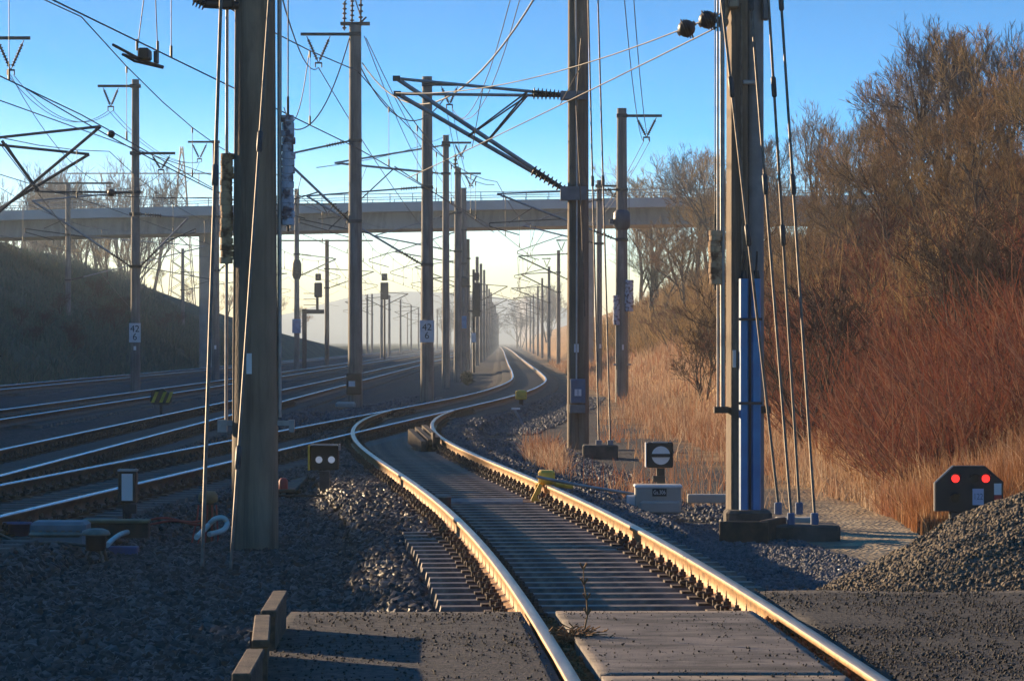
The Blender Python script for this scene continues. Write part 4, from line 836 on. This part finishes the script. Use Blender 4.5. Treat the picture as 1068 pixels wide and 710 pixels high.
mb.add([(x+q*1.1*cos(2*pi*i/n_),D+q*sin(2*pi*i/n_),zb+h-.04) for q,h in pr for i in range(n_)], [(j*n_+i,j*n_+(i+1)%n_,(j+1)*n_+(i+1)%n_,(j+1)*n_+i) for j in range(len(pr)-1) for i in range(n_)], True); mb.build('bowl', M['tub'], o)
D = 33.8; o = MB().box((WX(128,D),D,gz(WX(128,D),D)+.07), (.3,.2,.1), bev=.01).build('blue_beam', M['tub'], top=(WX(128,D),D,gz(WX(128,D),D))); tag(o, 'short blue beam end showing right of the round lidded can', 'beam')
def hose(pts, r_, m, label): o = MB().tube(smooth_path(pts), r_, 10).build('hose', M[m], top=pts[0]); return tag(o, label, 'hose')
def ring(cx, cy, cz, rx, ry, a0, a1, n=16): return [(cx+rx*cos(a0+(a1-a0)*i/n), cy+ry*sin(a0+(a1-a0)*i/n), cz+.02*sin(i)) for i in range(n+1)]
D = 34.0; c = W(127,560,D); hose([W(112,568,33.2),W(118,562,33.6),W(128,556,34.3),W(142,553,34.8)], .025, 'hose_white', 'pale bluish hose beside the heap below the white lantern')
D = 36.0; x = WX(217,D); zb = gz(x,D); r = thing('capped_post', (x,D,zb), 'short post with a tan cap and red cables, left of the near left mast', 'marker post'); MB().tube([(x,D,zb-.05),(x,D,WZ(524,D))], .06, 12).build('post', M['rust_dark'], r); MB().tube([(x,D,WZ(524,D)),(x,D,WZ(522,D)),(x,D,WZ(516,D)),(x,D,WZ(512,D)),(x,D,WZ(511.5,D))], [.085,.1,.1,.07,.01], 14).build('cap', M['tan'], r)
for k in range(5): dx = -.09+.045*k; MB().tube([(x+dx,D-.08,WZ(526,D)),(x+dx*1.1,D-.1,WZ(538,D)),(x+dx*1.5-.02,D-.14,zb+.03)], .010, 6).build('red_cable', M['hose_red'], r)
for k, lab in enumerate(('red hose lying on the ballast left of the tan capped post, upper one','red hose lying on the ballast left of the tan capped post, lower one')):
    pts = [W(214-12*i, 542+2.2*math.sin(i*1.3+k)+3*k, 35.4-.25*k) for i in range(6)]; hose([(p[0],p[1],max(p[2],gz(p[0],p[1])+.05)) for p in pts], .012, 'hose_red', lab)
D = 34.2; hose([W(205,560,33.4),W(216,549,D),W(224,541,D),W(233,540,D),W(237,546,D),W(232,553,D-.2),W(218,557,D-.4)], .026, 'hose_white', 'pale hose bent in a ring at the foot of the near left mast')

# right side
D = 40.6; x = WX(688,D); zb = gz(x,D); r = thing('point_lantern', (x,D,zb), 'black square lantern with a white disc crossed by a black bar, right of the siding', 'point lantern')
xs_, zc = x+.01, WZ(474,D); MB().box((x,D,zc), (.30,.2,.29), bev=.012).build('case', M['black'], r); MB().disc_y(xs_, D-.102, zc-.005, .105, .008, 32).build('disc', M['white'], r); MB().box((xs_,D-.118,zc-.005), (.225,.008,.038)).build('bar', M['ink'], r)
MB().box((x-.16,D-.01,zc), (.012,.2,.28)).build('sunlit_side', M['white'], r); MB().box((x,D-.06,WZ(461,D)), (.18,.1,.014)).build('cap', M['galv'], r)  # white side plate stands for sun on the left face of the case
mb = MB().box((x+.01,D,WZ(497,D)), (.09,.1,.2)); mb.box((x-.01,D-.04,WZ(499,D)), (.14,.08,.07)); mb.build('spindle', M['black'], r)
D = 40.2; x = WX(686,D); r = thing('point_machine', (x,D,gz(x,D)), 'pale point machine with a number plate under the white disc lantern', 'point machine')
MB().box((x,D,WZ(519,D)), (.52,.4,.31), bev=.015).build('case', M['concrete_pale'], r); MB().box((x+.0,D,WZ(506.5,D)), (.54,.42,.035), bev=.01).build('lid', M['white'], r)
MB().box((x+.02,D-.2,WZ(528,D)), (.46,.1,.14), bev=.02).build('plinth', M['concrete_pale'], r); MB().box((x-.29,D+.05,WZ(522,D)), (.12,.22,.12), bev=.01).build('end_box', M['white'], r)
q = MB().box((WX(687,D),D-.204,WZ(512.5,D)), (.16,.01,.085)).build('number_plate', M['black'], r); text('lettering', 'Gs.306', .065, (WX(687,D),D-.211,WZ(512.5,D)), M['white'], q, sx=.75)
D = 40.8; o = MB().tube([W(690,520,D-.3),W(600,505,D),W(560,497,D)], .02, 6).build('point_rod', M['galv'], top=W(690,520,D)); tag(o, 'steel rod from the numbered point machine to the rail', 'point rod')
o = MB().box((WX(740,D),D+.1,WZ(520,D)), (.5,.2,.1), bev=.01).build('cable_trough', M['concrete_pale'], top=(WX(740,D),D,gz(WX(740,D),D))); tag(o, 'pale trough between the numbered point machine and the near right mast', 'cable trough')
D = 41.0; xr = float(OURS.at(D))+.7535; r = thing('derailer', (xr,D,-.17), 'yellow derailer clamped on the right rail of the siding', 'derailer')
MB().poly([(xr-.13,-.12),(xr-.13,.0),(xr-.07,.02),(xr-.04,.11),(xr+.09,.11),(xr+.11,.03),(xr+.11,.005),(xr-.03,.004)], D-.12, D+.3).build('shoe', M['yellow'], r); MB().box((xr,D,.085), (.19,.3,.16), bev=.025).build('block', M['yellow'], r); MB().tube([(xr+.1,D,.0),(xr+.3,D+.1,-.03)], .03, 8).build('arm', M['yellow'], r); MB().poly([(xr-.16,-.19),(xr-.18,-.16),(xr-.09,.02),(xr-.055,.0),(xr-.085,-.19)], D-.35, D-.2).build('wedge', M['yellow'], r)
mb = MB()
for k in range(3): mb.box((xr-.75,D-1.0+.35*k,-.165), (.95,.07,.03))
o = mb.build('lock_bars', M['galv'], top=(xr-.7,D,-.17)); tag(o, 'flat steel bars across the sleepers beside the yellow derailer', 'steel bars')
D = 39.3; x = float(OURS.at(D))-.56; o = thing('rail_contact', (x,D,-.2), 'round capped device on the sleepers inside the left rail of the siding', 'rail contact'); MB().tube([(x,D,-.2),(x,D,-.07)], .1, 16).build('drum', M['black'], o); MB().tube([(x,D,-.075),(x,D,-.055),(x,D,-.045)], [.105,.1,.02], 16).build('cap', M['lid'], o)
r = thing('guard_block', (float(OURS.at(60))+.4,60,-.2), 'brown timber and steel block inside the right rail of the siding near the junction', 'guard block'); x = float(OURS.at(60))+.42
mb = MB()
for k in range(3): mb.box((x-.13+.115*k,60+.15*k,-.05+.03*k), (.085,1.7,.24), rz=.16, rx=.10)
mb.build('timber', M['wood'], r); MB().box((x+.02,60.1,-.2), (.3,1.5,.06), rz=.16).build('base_plate', M['rust_dark'], r); MB().box((x+.16,59.3,.0), (.04,.25,.26), rz=.16).build('bolt_plate', M['rust_dark'], r)
D = 104.0; x = WX(543.5,D); o = thing('rail_lubricator', (x,D,-.3), 'small yellow box beside the bend of the main line', 'yellow box'); MB().box((x,D,WZ(412,D)), (.34,.3,.26), bev=.03).build('case', M['yellow'], o); MB().box((x,D,WZ(420,D)), (.12,.12,.3)).build('foot', M['rust_dark'], o); MB().box((x,D-.02,WZ(407.5,D)), (.2,.2,.05), bev=.01).build('lid', M['yellow'], o)
D = 122; x = WX(168,D-26); d = D-26.0; r = thing('striped_marker', (x,d,gz(x,d)), 'black and yellow striped marker plate beside the second track', 'marker plate'); q = MB().poly([(x-.3,WZ(418,d)),(x-.24,WZ(407,d)),(x+.05,WZ(405,d)),(x+.28,WZ(411,d)),(x+.3,WZ(419,d)),(x+.2,WZ(422,d)),(x-.22,WZ(421.5,d))][::-1], d-.05, d+.05).build('plate', M['black'], r)
zc = WZ(413.5,d)
for k in (-.16,.06,.24): MB().poly([(x+k-.11,zc-.16),(x+k-.02,zc-.16),(x+k+.1,zc+.13),(x+k+.01,zc+.13)], d-.058, d-.052).build('stripe', M['yellow'], q)
MB().box((x,d+.04,(gz(x,d)+zc)/2-.1), (.08,.05,zc-gz(x,d))).build('post', M['dark_steel'], r)
D = 58.0; r = thing('marker_post', (WX(541,D),D,gz(WX(541,D),D)), 'small leaning grey stake among dry grass right of the junction', 'marker'); MB().tube([W(545,443,D),W(536,426,D)], .03, 6).build('stake', M['galv'], r); MB().box(W(538,426,D), (.14,.1,.03)).build('cap', M['white'], r)
D = 150.0; x = WX(486.5,D); 

# dwarf signal with red lamps
D = 37.6; cx = WX(1010,D); zb = gz(cx,D); r = thing('dwarf_signal', (cx,D,zb), 'black dwarf signal with two glowing red lamps behind the gravel heap', 'railway signal'); k = D/F
def sp(px, py): return (WX(px,D), WZ(py,D))
out = [sp(975,532.5),sp(1041,532.5),sp(1045.5,527),sp(1045.5,502),sp(1026.5,485.5),sp(994,485.5),sp(975,503.5)]
MB().poly(out, D-.08, D+.12).build('housing', M['black'], r)
mb = MB()
for a, b in ((out[6],out[0]),(out[5],out[6])): mb.tube([(a[0]-.004,D-.05,a[1]),(b[0]-.004,D-.05,b[1])], .011, 6)
mb.build('rim', M['galv'], r)
for px, py, m, nm in ((995.5,498.5,'redlamp','red_lamp'),(1027,498.5,'redlamp','red_lamp'),(1015.5,499,'lens_dark','dark_lens'),(995,519.5,'lens_dark','dark_lens')):
    x, z = sp(px,py); q = MB().disc_y(x, D-.085, z, .042, .006).build(nm, M[m], r)
    MB().add([(x+.056*cos(t),D-yy,z+.056*sin(t)) for yy in (.082,.15) for t in np.linspace(.5,pi-.5,9)], [(i,i+1,9+i+1,9+i) for i in range(8)]).build('visor', M['black'], q)
q = MB().box((WX(1019,D),D-.088,WZ(517.5,D)), (.118,.012,.172)).build('number_plate', mat('pale blue plate', (.45,.5,.68), (.4,.45,.62)), r); text('lettering', '122', .092, (WX(1019,D),D-.096,WZ(517.5,D)), M['blue_box'], q, sx=.75)
MB().box((WX(1039.5,D),D-.085,WZ(509.5,D)), (.078,.01,.12)).build('white_field', M['white'], r); MB().box((WX(1039.5,D),D-.085,WZ(519.5,D)), (.078,.01,.078)).build('red_field', M['red'], r)
mb = MB().box((WX(1001,D),D+.02,WZ(540,D)), (.22,.12,.16), bev=.02); mb.box((WX(1001,D),D+.02,(WZ(546,D)+zb)/2), (.1,.1,WZ(546,D)-zb+.1)); mb.tube([(WX(994,D),D-.05,WZ(547,D)),(WX(1003,D),D-.05,WZ(536,D))], .012, 6); mb.build('foot', M['dark_steel'], r)
# ------------------------------------------------------------------ bare trees
def bare_tree(seed, H, spread=.5, multi=1, upright=.5, twigs=1.0, levels=5):
    """returns (trunk vertices/faces, crown vertices/faces), unit scale, base at the origin"""
    ro = random.Random(seed); tv, tf, cv, cf = [], [], [], []
    def seg(P, rads, V, Fc, n):
        o = len(V); k = len(P)
        for i in range(k):
            d = (P[min(i+1,k-1)]-P[max(i-1,0)]); d /= (np.linalg.norm(d)+1e-9)
            a = np.cross(d, (1,0,.3)); a /= np.linalg.norm(a)+1e-9; b = np.cross(d, a)
            for j in range(n): t = 2*pi*j/n; V.append(P[i]+rads[i]*(cos(t)*a+sin(t)*b))
        for i in range(k-1):
            for j in range(n): Fc.append((o+i*n+j, o+i*n+(j+1)%n, o+(i+1)*n+(j+1)%n, o+(i+1)*n+j))
    def grow(p, d, L, r, lev):
        k = 6 if lev < 2 else 5 if lev < 4 else 3
        P = [p]; q = p.copy(); d = d.copy()
        for i in range(k):
            d = d+np.array([ro.gauss(0,.13),ro.gauss(0,.13),ro.gauss(0,.09)+upright*.10]); d /= np.linalg.norm(d); q = q+d*L/k; P.append(q)
        last = lev >= levels
        rads = [r*(1-(.62 if not last else .5)*i/k) for i in range(k+1)]
        if lev <= 2: seg(P, rads, tv, tf, 7 if lev < 2 else 4)
        else: seg(P, rads, cv, cf, 3)
        if last: return
        nb = {0:10,1:9,2:7,3:5}.get(lev,3); nb = max(2, int(round(nb*twigs*ro.uniform(.8,1.2))))
        for b in range(nb):
            t = ro.uniform(.28 if lev else .22, 1.0); x = t*k; i = min(int(x), k-1); pb = P[i]+(P[i+1]-P[i])*(x-i)
            dd = P[i+1]-P[i]; dd /= np.linalg.norm(dd); rv = np.array([ro.gauss(0,1),ro.gauss(0,1),ro.gauss(0,.5)]); rv -= dd*rv.dot(dd); rv /= np.linalg.norm(rv)+1e-9
            s = spread*ro.uniform(.7,1.4); nd = dd+rv*s; nd[2] += upright*.25; nd /= np.linalg.norm(nd)
            grow(pb, nd, L*ro.uniform(.44,.70)*(1.1-.35*t), max(r*(1-.6*t)*ro.uniform(.42,.6), .012), lev+1)
    for m in range(multi):
        a = 2*pi*m/max(1,multi)+ro.uniform(-.4,.4); lean = 0 if multi == 1 else ro.uniform(.12,.4)
        d = np.array([cos(a)*lean, sin(a)*lean, 1.]); d /= np.linalg.norm(d)
        grow(np.array([cos(a)*.1*(multi > 1), sin(a)*.1*(multi > 1), -.3]), d, H*.68*ro.uniform(.85,1.05), H*.017/(multi**.35), 0)
    return [np.array(x) for x in (tv,tf,cv,cf)]
VAR = []
for seed, H, sp, mu, up, tw, lv in TREE_VARS:
    tv,tf,cv,cf = bare_tree(seed, H, sp, mu, up, tw, lv); top = cv[:,2].max()
    VAR.append((tv,tf,cv,cf,top))
MESH = {}
def tree(v, x, y, height, label, group, twig='twig_brown', rz=0., name='bare_tree', wide=1.):
    tv,tf,cv,cf,top = VAR[v]; s = height/top
    if (v,twig) not in MESH: MESH[v,twig] = (np_mesh('trunk', tv, tf, M['trunk'], smooth=True), np_mesh('crown', cv, cf, M[twig]))
    r = thing(name, (x,y,gz(x,y)), label, 'tree' if name == 'bare_tree' else 'shrub', group); r.rotation_euler = (0,0,rz); r.scale = (s*wide,s*wide,s)
    for me, nm in zip(MESH[v,twig], ('trunk','crown')): link_mesh(nm, me, r)
    return r
# right cutting: (pixel x, distance, pixel y of the top, variant, twig colour)
ord_ = ['first','second','third','fourth','fifth','sixth','seventh','eighth','ninth','tenth','eleventh','twelfth','thirteenth','fourteenth','fifteenth','sixteenth','seventeenth','eighteenth','nineteenth','twentieth']
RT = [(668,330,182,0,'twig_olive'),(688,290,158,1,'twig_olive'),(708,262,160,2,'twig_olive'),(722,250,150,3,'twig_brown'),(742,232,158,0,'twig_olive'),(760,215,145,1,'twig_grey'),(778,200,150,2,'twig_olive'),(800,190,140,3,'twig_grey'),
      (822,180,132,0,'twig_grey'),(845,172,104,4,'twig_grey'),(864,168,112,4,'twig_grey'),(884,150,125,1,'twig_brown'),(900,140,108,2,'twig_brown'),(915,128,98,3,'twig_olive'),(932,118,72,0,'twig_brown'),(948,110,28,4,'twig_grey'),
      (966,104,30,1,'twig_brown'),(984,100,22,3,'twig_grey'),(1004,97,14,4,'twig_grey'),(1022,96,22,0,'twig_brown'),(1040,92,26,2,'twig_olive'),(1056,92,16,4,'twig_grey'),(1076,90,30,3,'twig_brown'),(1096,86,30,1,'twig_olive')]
for i, (px, d, pt, v, tw) in enumerate(RT):
    x = WX(px,d); tree(v, x, d, WZ(pt,d)-gz(x,d), (f'{ord_[i]} bare skyline tree on the right bank, counted from the bridge' if i < 20 else f'bare tree on the bank at the right picture edge, {["nearest the tall ones","second from the edge","at the very edge","mostly cut off by the edge"][i-20]}'), 'bare trees along the top of the right bank', tw, i*1.3)
FR = [(690,235,245,1,'twig_olive'),(715,205,232,3,'twig_brown'),(735,180,228,2,'twig_olive'),(765,160,215,0,'twig_brown'),(795,140,205,3,'twig_olive'),(825,128,200,1,'twig_olive'),(860,118,190,2,'twig_brown'),(890,108,170,0,'twig_olive'),(918,98,155,3,'twig_brown'),(945,90,120,1,'twig_olive'),(975,85,110,2,'twig_brown'),(1000,80,105,0,'twig_olive'),(1030,78,90,3,'twig_brown'),(1060,74,95,1,'twig_brown'),(1085,70,100,2,'twig_olive'),(676,270,235,0,'twig_brown'),(725,225,205,1,'twig_olive'),(752,190,190,3,'twig_olive'),(812,155,180,2,'twig_brown'),(878,125,165,3,'twig_olive')]
for i, (px, d, pt, v, tw) in enumerate(FR):
    x = WX(px,d); tree(v, x, d, WZ(pt,d)-gz(x,d), f'{ord_[i]} bare tree of the lower row on the right slope', 'bare trees on the slope of the right bank', tw, i*2.1+.5)
tree(5, WX(846,62), 62, WZ(235,62)-gz(WX(846,62),62), 'dark many stemmed small tree low on the bank just right of the four anchor rods', None, 'twig_dark', .4)
tree(5, WX(1008,58), 58, WZ(195,58)-gz(WX(1008,58),58), 'dark spreading tree rising above the red brush on the right', None, 'twig_dark', 2.0)
tree(5, WX(1058,52), 52, WZ(200,52)-gz(WX(1058,52),52), 'dark many stemmed tree at the right edge over the red brush', None, 'twig_dark', 4.0)
for i, (px, d, pt) in enumerate(((700,170,300),(745,150,285),(790,120,270),(880,95,235),(925,80,240),(960,70,250),(905,68,290),(1030,60,270))):
    x = WX(px,d); tree(5, x, d, WZ(pt,d)-gz(x,d), f'{ord_[i]} low shrub in the dry grass, counted from the bridge' if i < 5 else f'low shrub in the red brush on the right, {["second from the right edge","farthest from the right edge","nearest the right edge"][i-5]}', 'low shrubs on the right bank', 'twig_brown' if i%2 else 'brush_red', i*1.1, 'shrub', 1.25)
for i in range(26):
    d = random.uniform(52,120); px = random.uniform(800 if d < 75 else 720,1075); x = WX(px,d)
    if x > 5.6: tree(5 if i%3 else 2, x, d, random.uniform(1.8,3.6), 'leafless scrub bush in the thicket on the right bank', 'scrub bushes in the right thicket', ('brush_red','twig_dark','twig_olive')[i%3], i*1.7, 'shrub', 1.2)
for i in range(14):
    d = random.uniform(190,300); x = random.uniform(-32,-23.5); tree(5, x, d, random.uniform(1.2,2.4), 'small dark bush on the shaded left slope', 'bushes on the left slope', 'twig_dark', i, 'shrub', 1.5)
# left cutting
for i, (px, d, pt, v, tw) in enumerate(((10,420,168,4,'twig_grey'),(28,400,172,4,'twig_grey'),(46,430,160,4,'twig_grey'),(70,410,176,4,'twig_grey'),(92,440,172,4,'twig_grey'),(108,400,182,4,'twig_grey'),(130,450,162,4,'twig_grey'),(140,460,166,4,'twig_grey'),(104,350,200,3,'twig_grey'))):
    x = WX(px,d); tree(v, x, d, WZ(pt,d)-gz(x,d), f'{ord_[i]} pale leafless tree above the bridge, counted from the left edge' if i < 8 else ('pale bushy tree behind the bridge beside the left 42 6 mast' if i == 8 else 'slim pale tree behind the bluish weights'), 'pale trees behind the bridge at the left', tw, i*.9)
for i, (px, d, pt, v) in enumerate(((60,300,248,1),(88,310,246,3),(112,300,246,0),(126,320,250,2),(148,330,258,1),(170,340,280,3),(196,345,288,2),(222,350,300,1),(236,355,294,0),(262,380,300,2),(285,420,306,1),(312,440,318,3))):
    x = WX(px,d); tree(v, x, d, max(1.5,WZ(pt,d)-gz(x,d)), f'{ord_[i]} bare tree seen under the bridge, counted from the left', 'bare trees under the bridge on the left slope', 'twig_olive' if i < 5 else 'twig_brown', i*1.7)
# trees on the left crest outside the picture, whose shade falls on the tracks
for i in range(NSHADE):
    y = 50+i*(200/NSHADE)+random.uniform(-3,3); x = random.uniform(-50,-43); tree(i%4, x, y, random.uniform(3,5.5), 'bare tree on the crest of the left cutting outside the picture', 'bare trees on the left crest', 'twig_brown', i)
# hazy trees where the line vanishes
for i in range(16):
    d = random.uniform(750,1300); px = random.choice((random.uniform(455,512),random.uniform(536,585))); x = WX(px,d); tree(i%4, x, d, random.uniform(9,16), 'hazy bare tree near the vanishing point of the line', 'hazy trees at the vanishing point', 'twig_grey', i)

# ------------------------------------------------------------------ grass, reeds and brush (nobody could count them)
def blades(name, m, X, Y, H, Wd, lean=.35, segs=2):
    n_ = len(X); Z = terrain(X, Y)-.03; a = rng.uniform(0,2*pi,n_); la = rng.uniform(0,2*pi,n_); ll = np.abs(rng.normal(0,lean,n_))
    dx, dy = np.cos(a)*Wd/2, np.sin(a)*.3*Wd/2; vs = []
    for k in range(segs+1):
        t = k/segs; ox = np.cos(la)*ll*H*t**1.6; oy = np.sin(la)*ll*H*t**1.6; z = Z+H*t*(1-.25*ll*t); wv = (1-t)*.85+.15
        vs += [np.stack([X+ox-dx*wv,Y+oy-dy*wv,z],-1), np.stack([X+ox+dx*wv,Y+oy+dy*wv,z],-1)]
    V = np.stack(vs, 1); K = 2*(segs+1); f = np.array([(2*k,2*k+1,2*k+3,2*k+2) for k in range(segs)])
    Fc = f[None]+K*np.arange(n_)[:,None,None]
    return tag(link_mesh(name, np_mesh(name, V.reshape(-1,3), Fc.reshape(-1,4), m)), kind='stuff')
def zone(n_, y0, y1, fx0, fx1, pw=1.5):
    Y = y0+(y1-y0)*rng.uniform(0,1,n_)**pw; X = fx0(Y)+(fx1(Y)-fx0(Y))*rng.uniform(0,1,n_); return X, Y
# dry grass over the bank
X, Y = zone(100000, 40, 330, lambda Y: np.interp(Y,[38,55,80,120],[4.6,3.9,3.4,3.4]), lambda Y: np.minimum(.15*Y+.8, 17), 1.6)
keep = (noise2(X,Y,1.1,51)+.5*noise2(X,Y,3.,54) > -.35); X, Y = X[keep], Y[keep]
blades('dry_grass', M['grass_dry'], X, Y, rng.uniform(.2,.8,len(X))*np.where(X < 5, .7, 1.), .011+.00018*Y, .5)
X, Y = zone(5000, 44, 100, lambda Y: OURS.at(np.minimum(Y,84))*0+np.interp(Y,[44,60,80,100],[1.6,1.5,2.0,2.4]), lambda Y: np.interp(Y,[44,60,100],[4.4,4.,3.6]), 1.2)
keep = noise2(X,Y,1.4,52) > .05; X, Y = X[keep], Y[keep]; Xa, Ya = zone(2200, 46, 68, lambda Y: np.interp(Y,[46,52,60,68],[1.5,.6,.2,.2]), lambda Y: np.interp(Y,[46,54,58,68],[2.4,1.6,.95,.8]), 1.); ka = noise2(Xa,Ya,1.8,55) > -.1; X = np.concatenate([X,Xa[ka]]); Y = np.concatenate([Y,Ya[ka]])
kb = ~((np.abs(X-1.45) < .7)&(Y > 50)&(Y < 69)&(X > 1.0)); X, Y = X[kb], Y[kb]
blades('verge_grass', M['grass_dry'], X, Y, rng.uniform(.1,.55,len(X)), .012+.00008*Y, .5)
X = -22.3-15*rng.uniform(0,1,32000); Y = rng.uniform(150,330,32000); keep = noise2(X,Y,.6,61) > -.5; X, Y = X[keep], Y[keep]
blades('slope_grass', M['slope_grass'], X, Y, rng.uniform(.25,.9,len(X)), np.full(len(X),.09), .6)
# reeds at the foot of the bank
X, Y = zone(15000, 37.8, 58, lambda Y: np.interp(Y,[37.8,44,62],[4.35,4.5,4.9]), lambda Y: np.minimum(.15*Y+.4, 6.6), 1.4)
blades('reeds', M['reed'], X, Y, rng.uniform(.25,.85,len(X))*np.interp(X,[4.3,5.0],[.5,1]), rng.uniform(.008,.02,len(X)), .25, 3)
# red brushwood: clumps of leaning stems with side twigs
def brush(name, m, nc, y0, y1, fx0, fx1, h0, h1, per=26, pw=1.1):
    CX, CY = zone(nc, y0, y1, fx0, fx1, pw); hc_ = rng.uniform(h0,h1,nc); k = rng.integers(per//2, per*3//2, nc); ci = np.repeat(np.arange(nc), k); n_ = len(ci)
    a = rng.uniform(0,2*pi,n_); q = np.sqrt(rng.uniform(0,1,n_)); X = CX[ci]+.38*q*np.cos(a); Y = CY[ci]+.38*q*np.sin(a); Z = terrain(X,Y)-.05
    H = hc_[ci]*rng.uniform(.55,1.05,n_); dirv = np.stack([np.cos(a)*q*.85+rng.normal(0,.15,n_), np.sin(a)*q*.85+rng.normal(0,.15,n_), np.ones(n_)], -1); dirv /= np.linalg.norm(dirv,axis=1,keepdims=True)
    base = np.stack([X,Y,Z],-1); wd = (.010+.00016*Y)
    bend = rng.normal(0,.14,(n_,3)); bend[:,2] = 0
    at = lambda i, t: base[i]+dirv[i]*(H[i]*t)[:,None]+bend[i]*(H[i]*t*t)[:,None]
    VV = []; FF = []; off = 0
    def strips(pts, w0, w1):
        nonlocal off
        s = len(pts); N = len(pts[0]); vs = []
        for kk, p in enumerate(pts):
            ww = (w0+(w1-w0)*kk/(s-1))/2; o_ = np.stack([ww, ww*.25, ww*0], -1); vs += [p-o_, p+o_]
        V = np.stack(vs,1).reshape(-1,3); f = np.array([(2*i,2*i+1,2*i+3,2*i+2) for i in range(s-1)])[None]+2*s*np.arange(N)[:,None,None]; VV.append(V); FF.append(f.reshape(-1,4)+off); off += len(V)
    al = np.arange(n_); strips([at(al,np.full(n_,t)) for t in (0,.35,.7,1.)], wd*1.3, wd*.45)
    for r_ in range(7):
        i = al[rng.uniform(0,1,n_) < .8]; t = rng.uniform(.25,.95,len(i)); p = at(i,t); dv = dirv[i]*.8+rng.normal(0,.65,(len(i),3)); L = H[i]*rng.uniform(.15,.42,len(i)); strips([p, p+dv*(L*.5)[:,None], p+dv*L[:,None]+np.array([0,0,1])*(L*.15)[:,None]], wd[i]*.8, wd[i]*.4)
    return tag(link_mesh(name, np_mesh(name, np.concatenate(VV), np.concatenate(FF), m)), kind='stuff')
brush('red_brushwood', M['brush_red'], 1000, 43, 125, lambda Y: np.interp(Y,[44,60,80,125],[5.2,5.4,6.2,8.5]), lambda Y: np.minimum(.15*Y+1, 15.5), .6, 1.6)
brush('tan_brushwood', M['twig_olive'], 420, 60, 330, lambda Y: np.interp(Y,[60,190,330],[7.5,7.,6.]), lambda Y: np.minimum(.15*Y, 17), .8, 2.0, 26)
# the dry weed at the slab edge
wx = WX(603,20.0); r = thing('dry_weed', (wx,20.0,-.08), 'dry weed with one tall stalk growing at the left edge of the crossing slab', 'weed')
mb = MB(); pts = [(wx+.03*math.sin(i*.9)+.012*i, 20.0+.01*i, -.06+.085*i) for i in range(6)]; mb.tube(pts, [.006,.006,.005,.005,.004,.003], 5)
for i in range(2,6):
    for s in (-1,1): p = pts[i]; mb.tube([p,(p[0]+s*.02,p[1]-.01,p[2]+.035)], .006, 4)
mb.build('stalk', M['weed'], r); mb = MB(); ro = random.Random(4)
for i in range(110):
    a = ro.uniform(0,6.28); L = ro.uniform(.05,.20); b = (wx-.03+ro.uniform(-.05,.05), 20+ro.uniform(-.06,.06), -.08); e = (b[0]+L*cos(a)*.8+.02, b[1]+L*sin(a)*.6, b[2]+ro.uniform(.03,.13)); mb.tube([b,((b[0]+e[0])/2,(b[1]+e[1])/2,e[2]*.6+b[2]*.4+.03),e], .0035, 3, cap=False)
    if i % 2: mb.tube([e,(e[0]+ro.uniform(-.04,.04),e[1],e[2]+ro.uniform(-.02,.04))], .004, 3, cap=False)
mb.build('tuft', M['weed'], r)
# small dark bush by the middle masts
D = 165.; x = WX(487,D); r = thing('shrub', (x,D,gz(x,D)), 'small round dark bush at the foot of the middle masts', 'shrub'); mb = MB()
for i in range(700):
    u = np.array([ro.gauss(0,1),ro.gauss(0,1),ro.gauss(0,1)]); u /= np.linalg.norm(u); p = np.array((x,D,gz(x,D)+.35))+u*np.array([.32,.32,.34])*ro.uniform(.5,1.); v = np.array([ro.gauss(0,.05) for _ in range(3)]); w2 = np.array([ro.gauss(0,.05) for _ in range(3)]); mb.add([p,p+v,p+w2], [(0,1,2)])
mb.build('foliage', mat('dark bush leaf', (.05,.06,.03), (.03,.035,.02), .8), r)

# ------------------------------------------------------------------ air
if HAZE > 0:
    m = bpy.data.materials.new('haze'); m.use_nodes = True; nt = m.node_tree; nt.nodes.clear(); ou_ = nt.nodes.new('ShaderNodeOutputMaterial'); pv = nt.nodes.new('ShaderNodeVolumePrincipled')
    pv.inputs['Color'].default_value = (*HAZE_C,1); pv.inputs['Density'].default_value = HAZE; pv.inputs['Anisotropy'].default_value = HAZE_G; nt.links.new(pv.outputs[0], ou_.inputs['Volume'])
    o = MB().box((0,2300,(HZ_TOP-1.5)/2), (5400,4900,HZ_TOP+1.5)).build('haze', m); tag(o, kind='stuff')
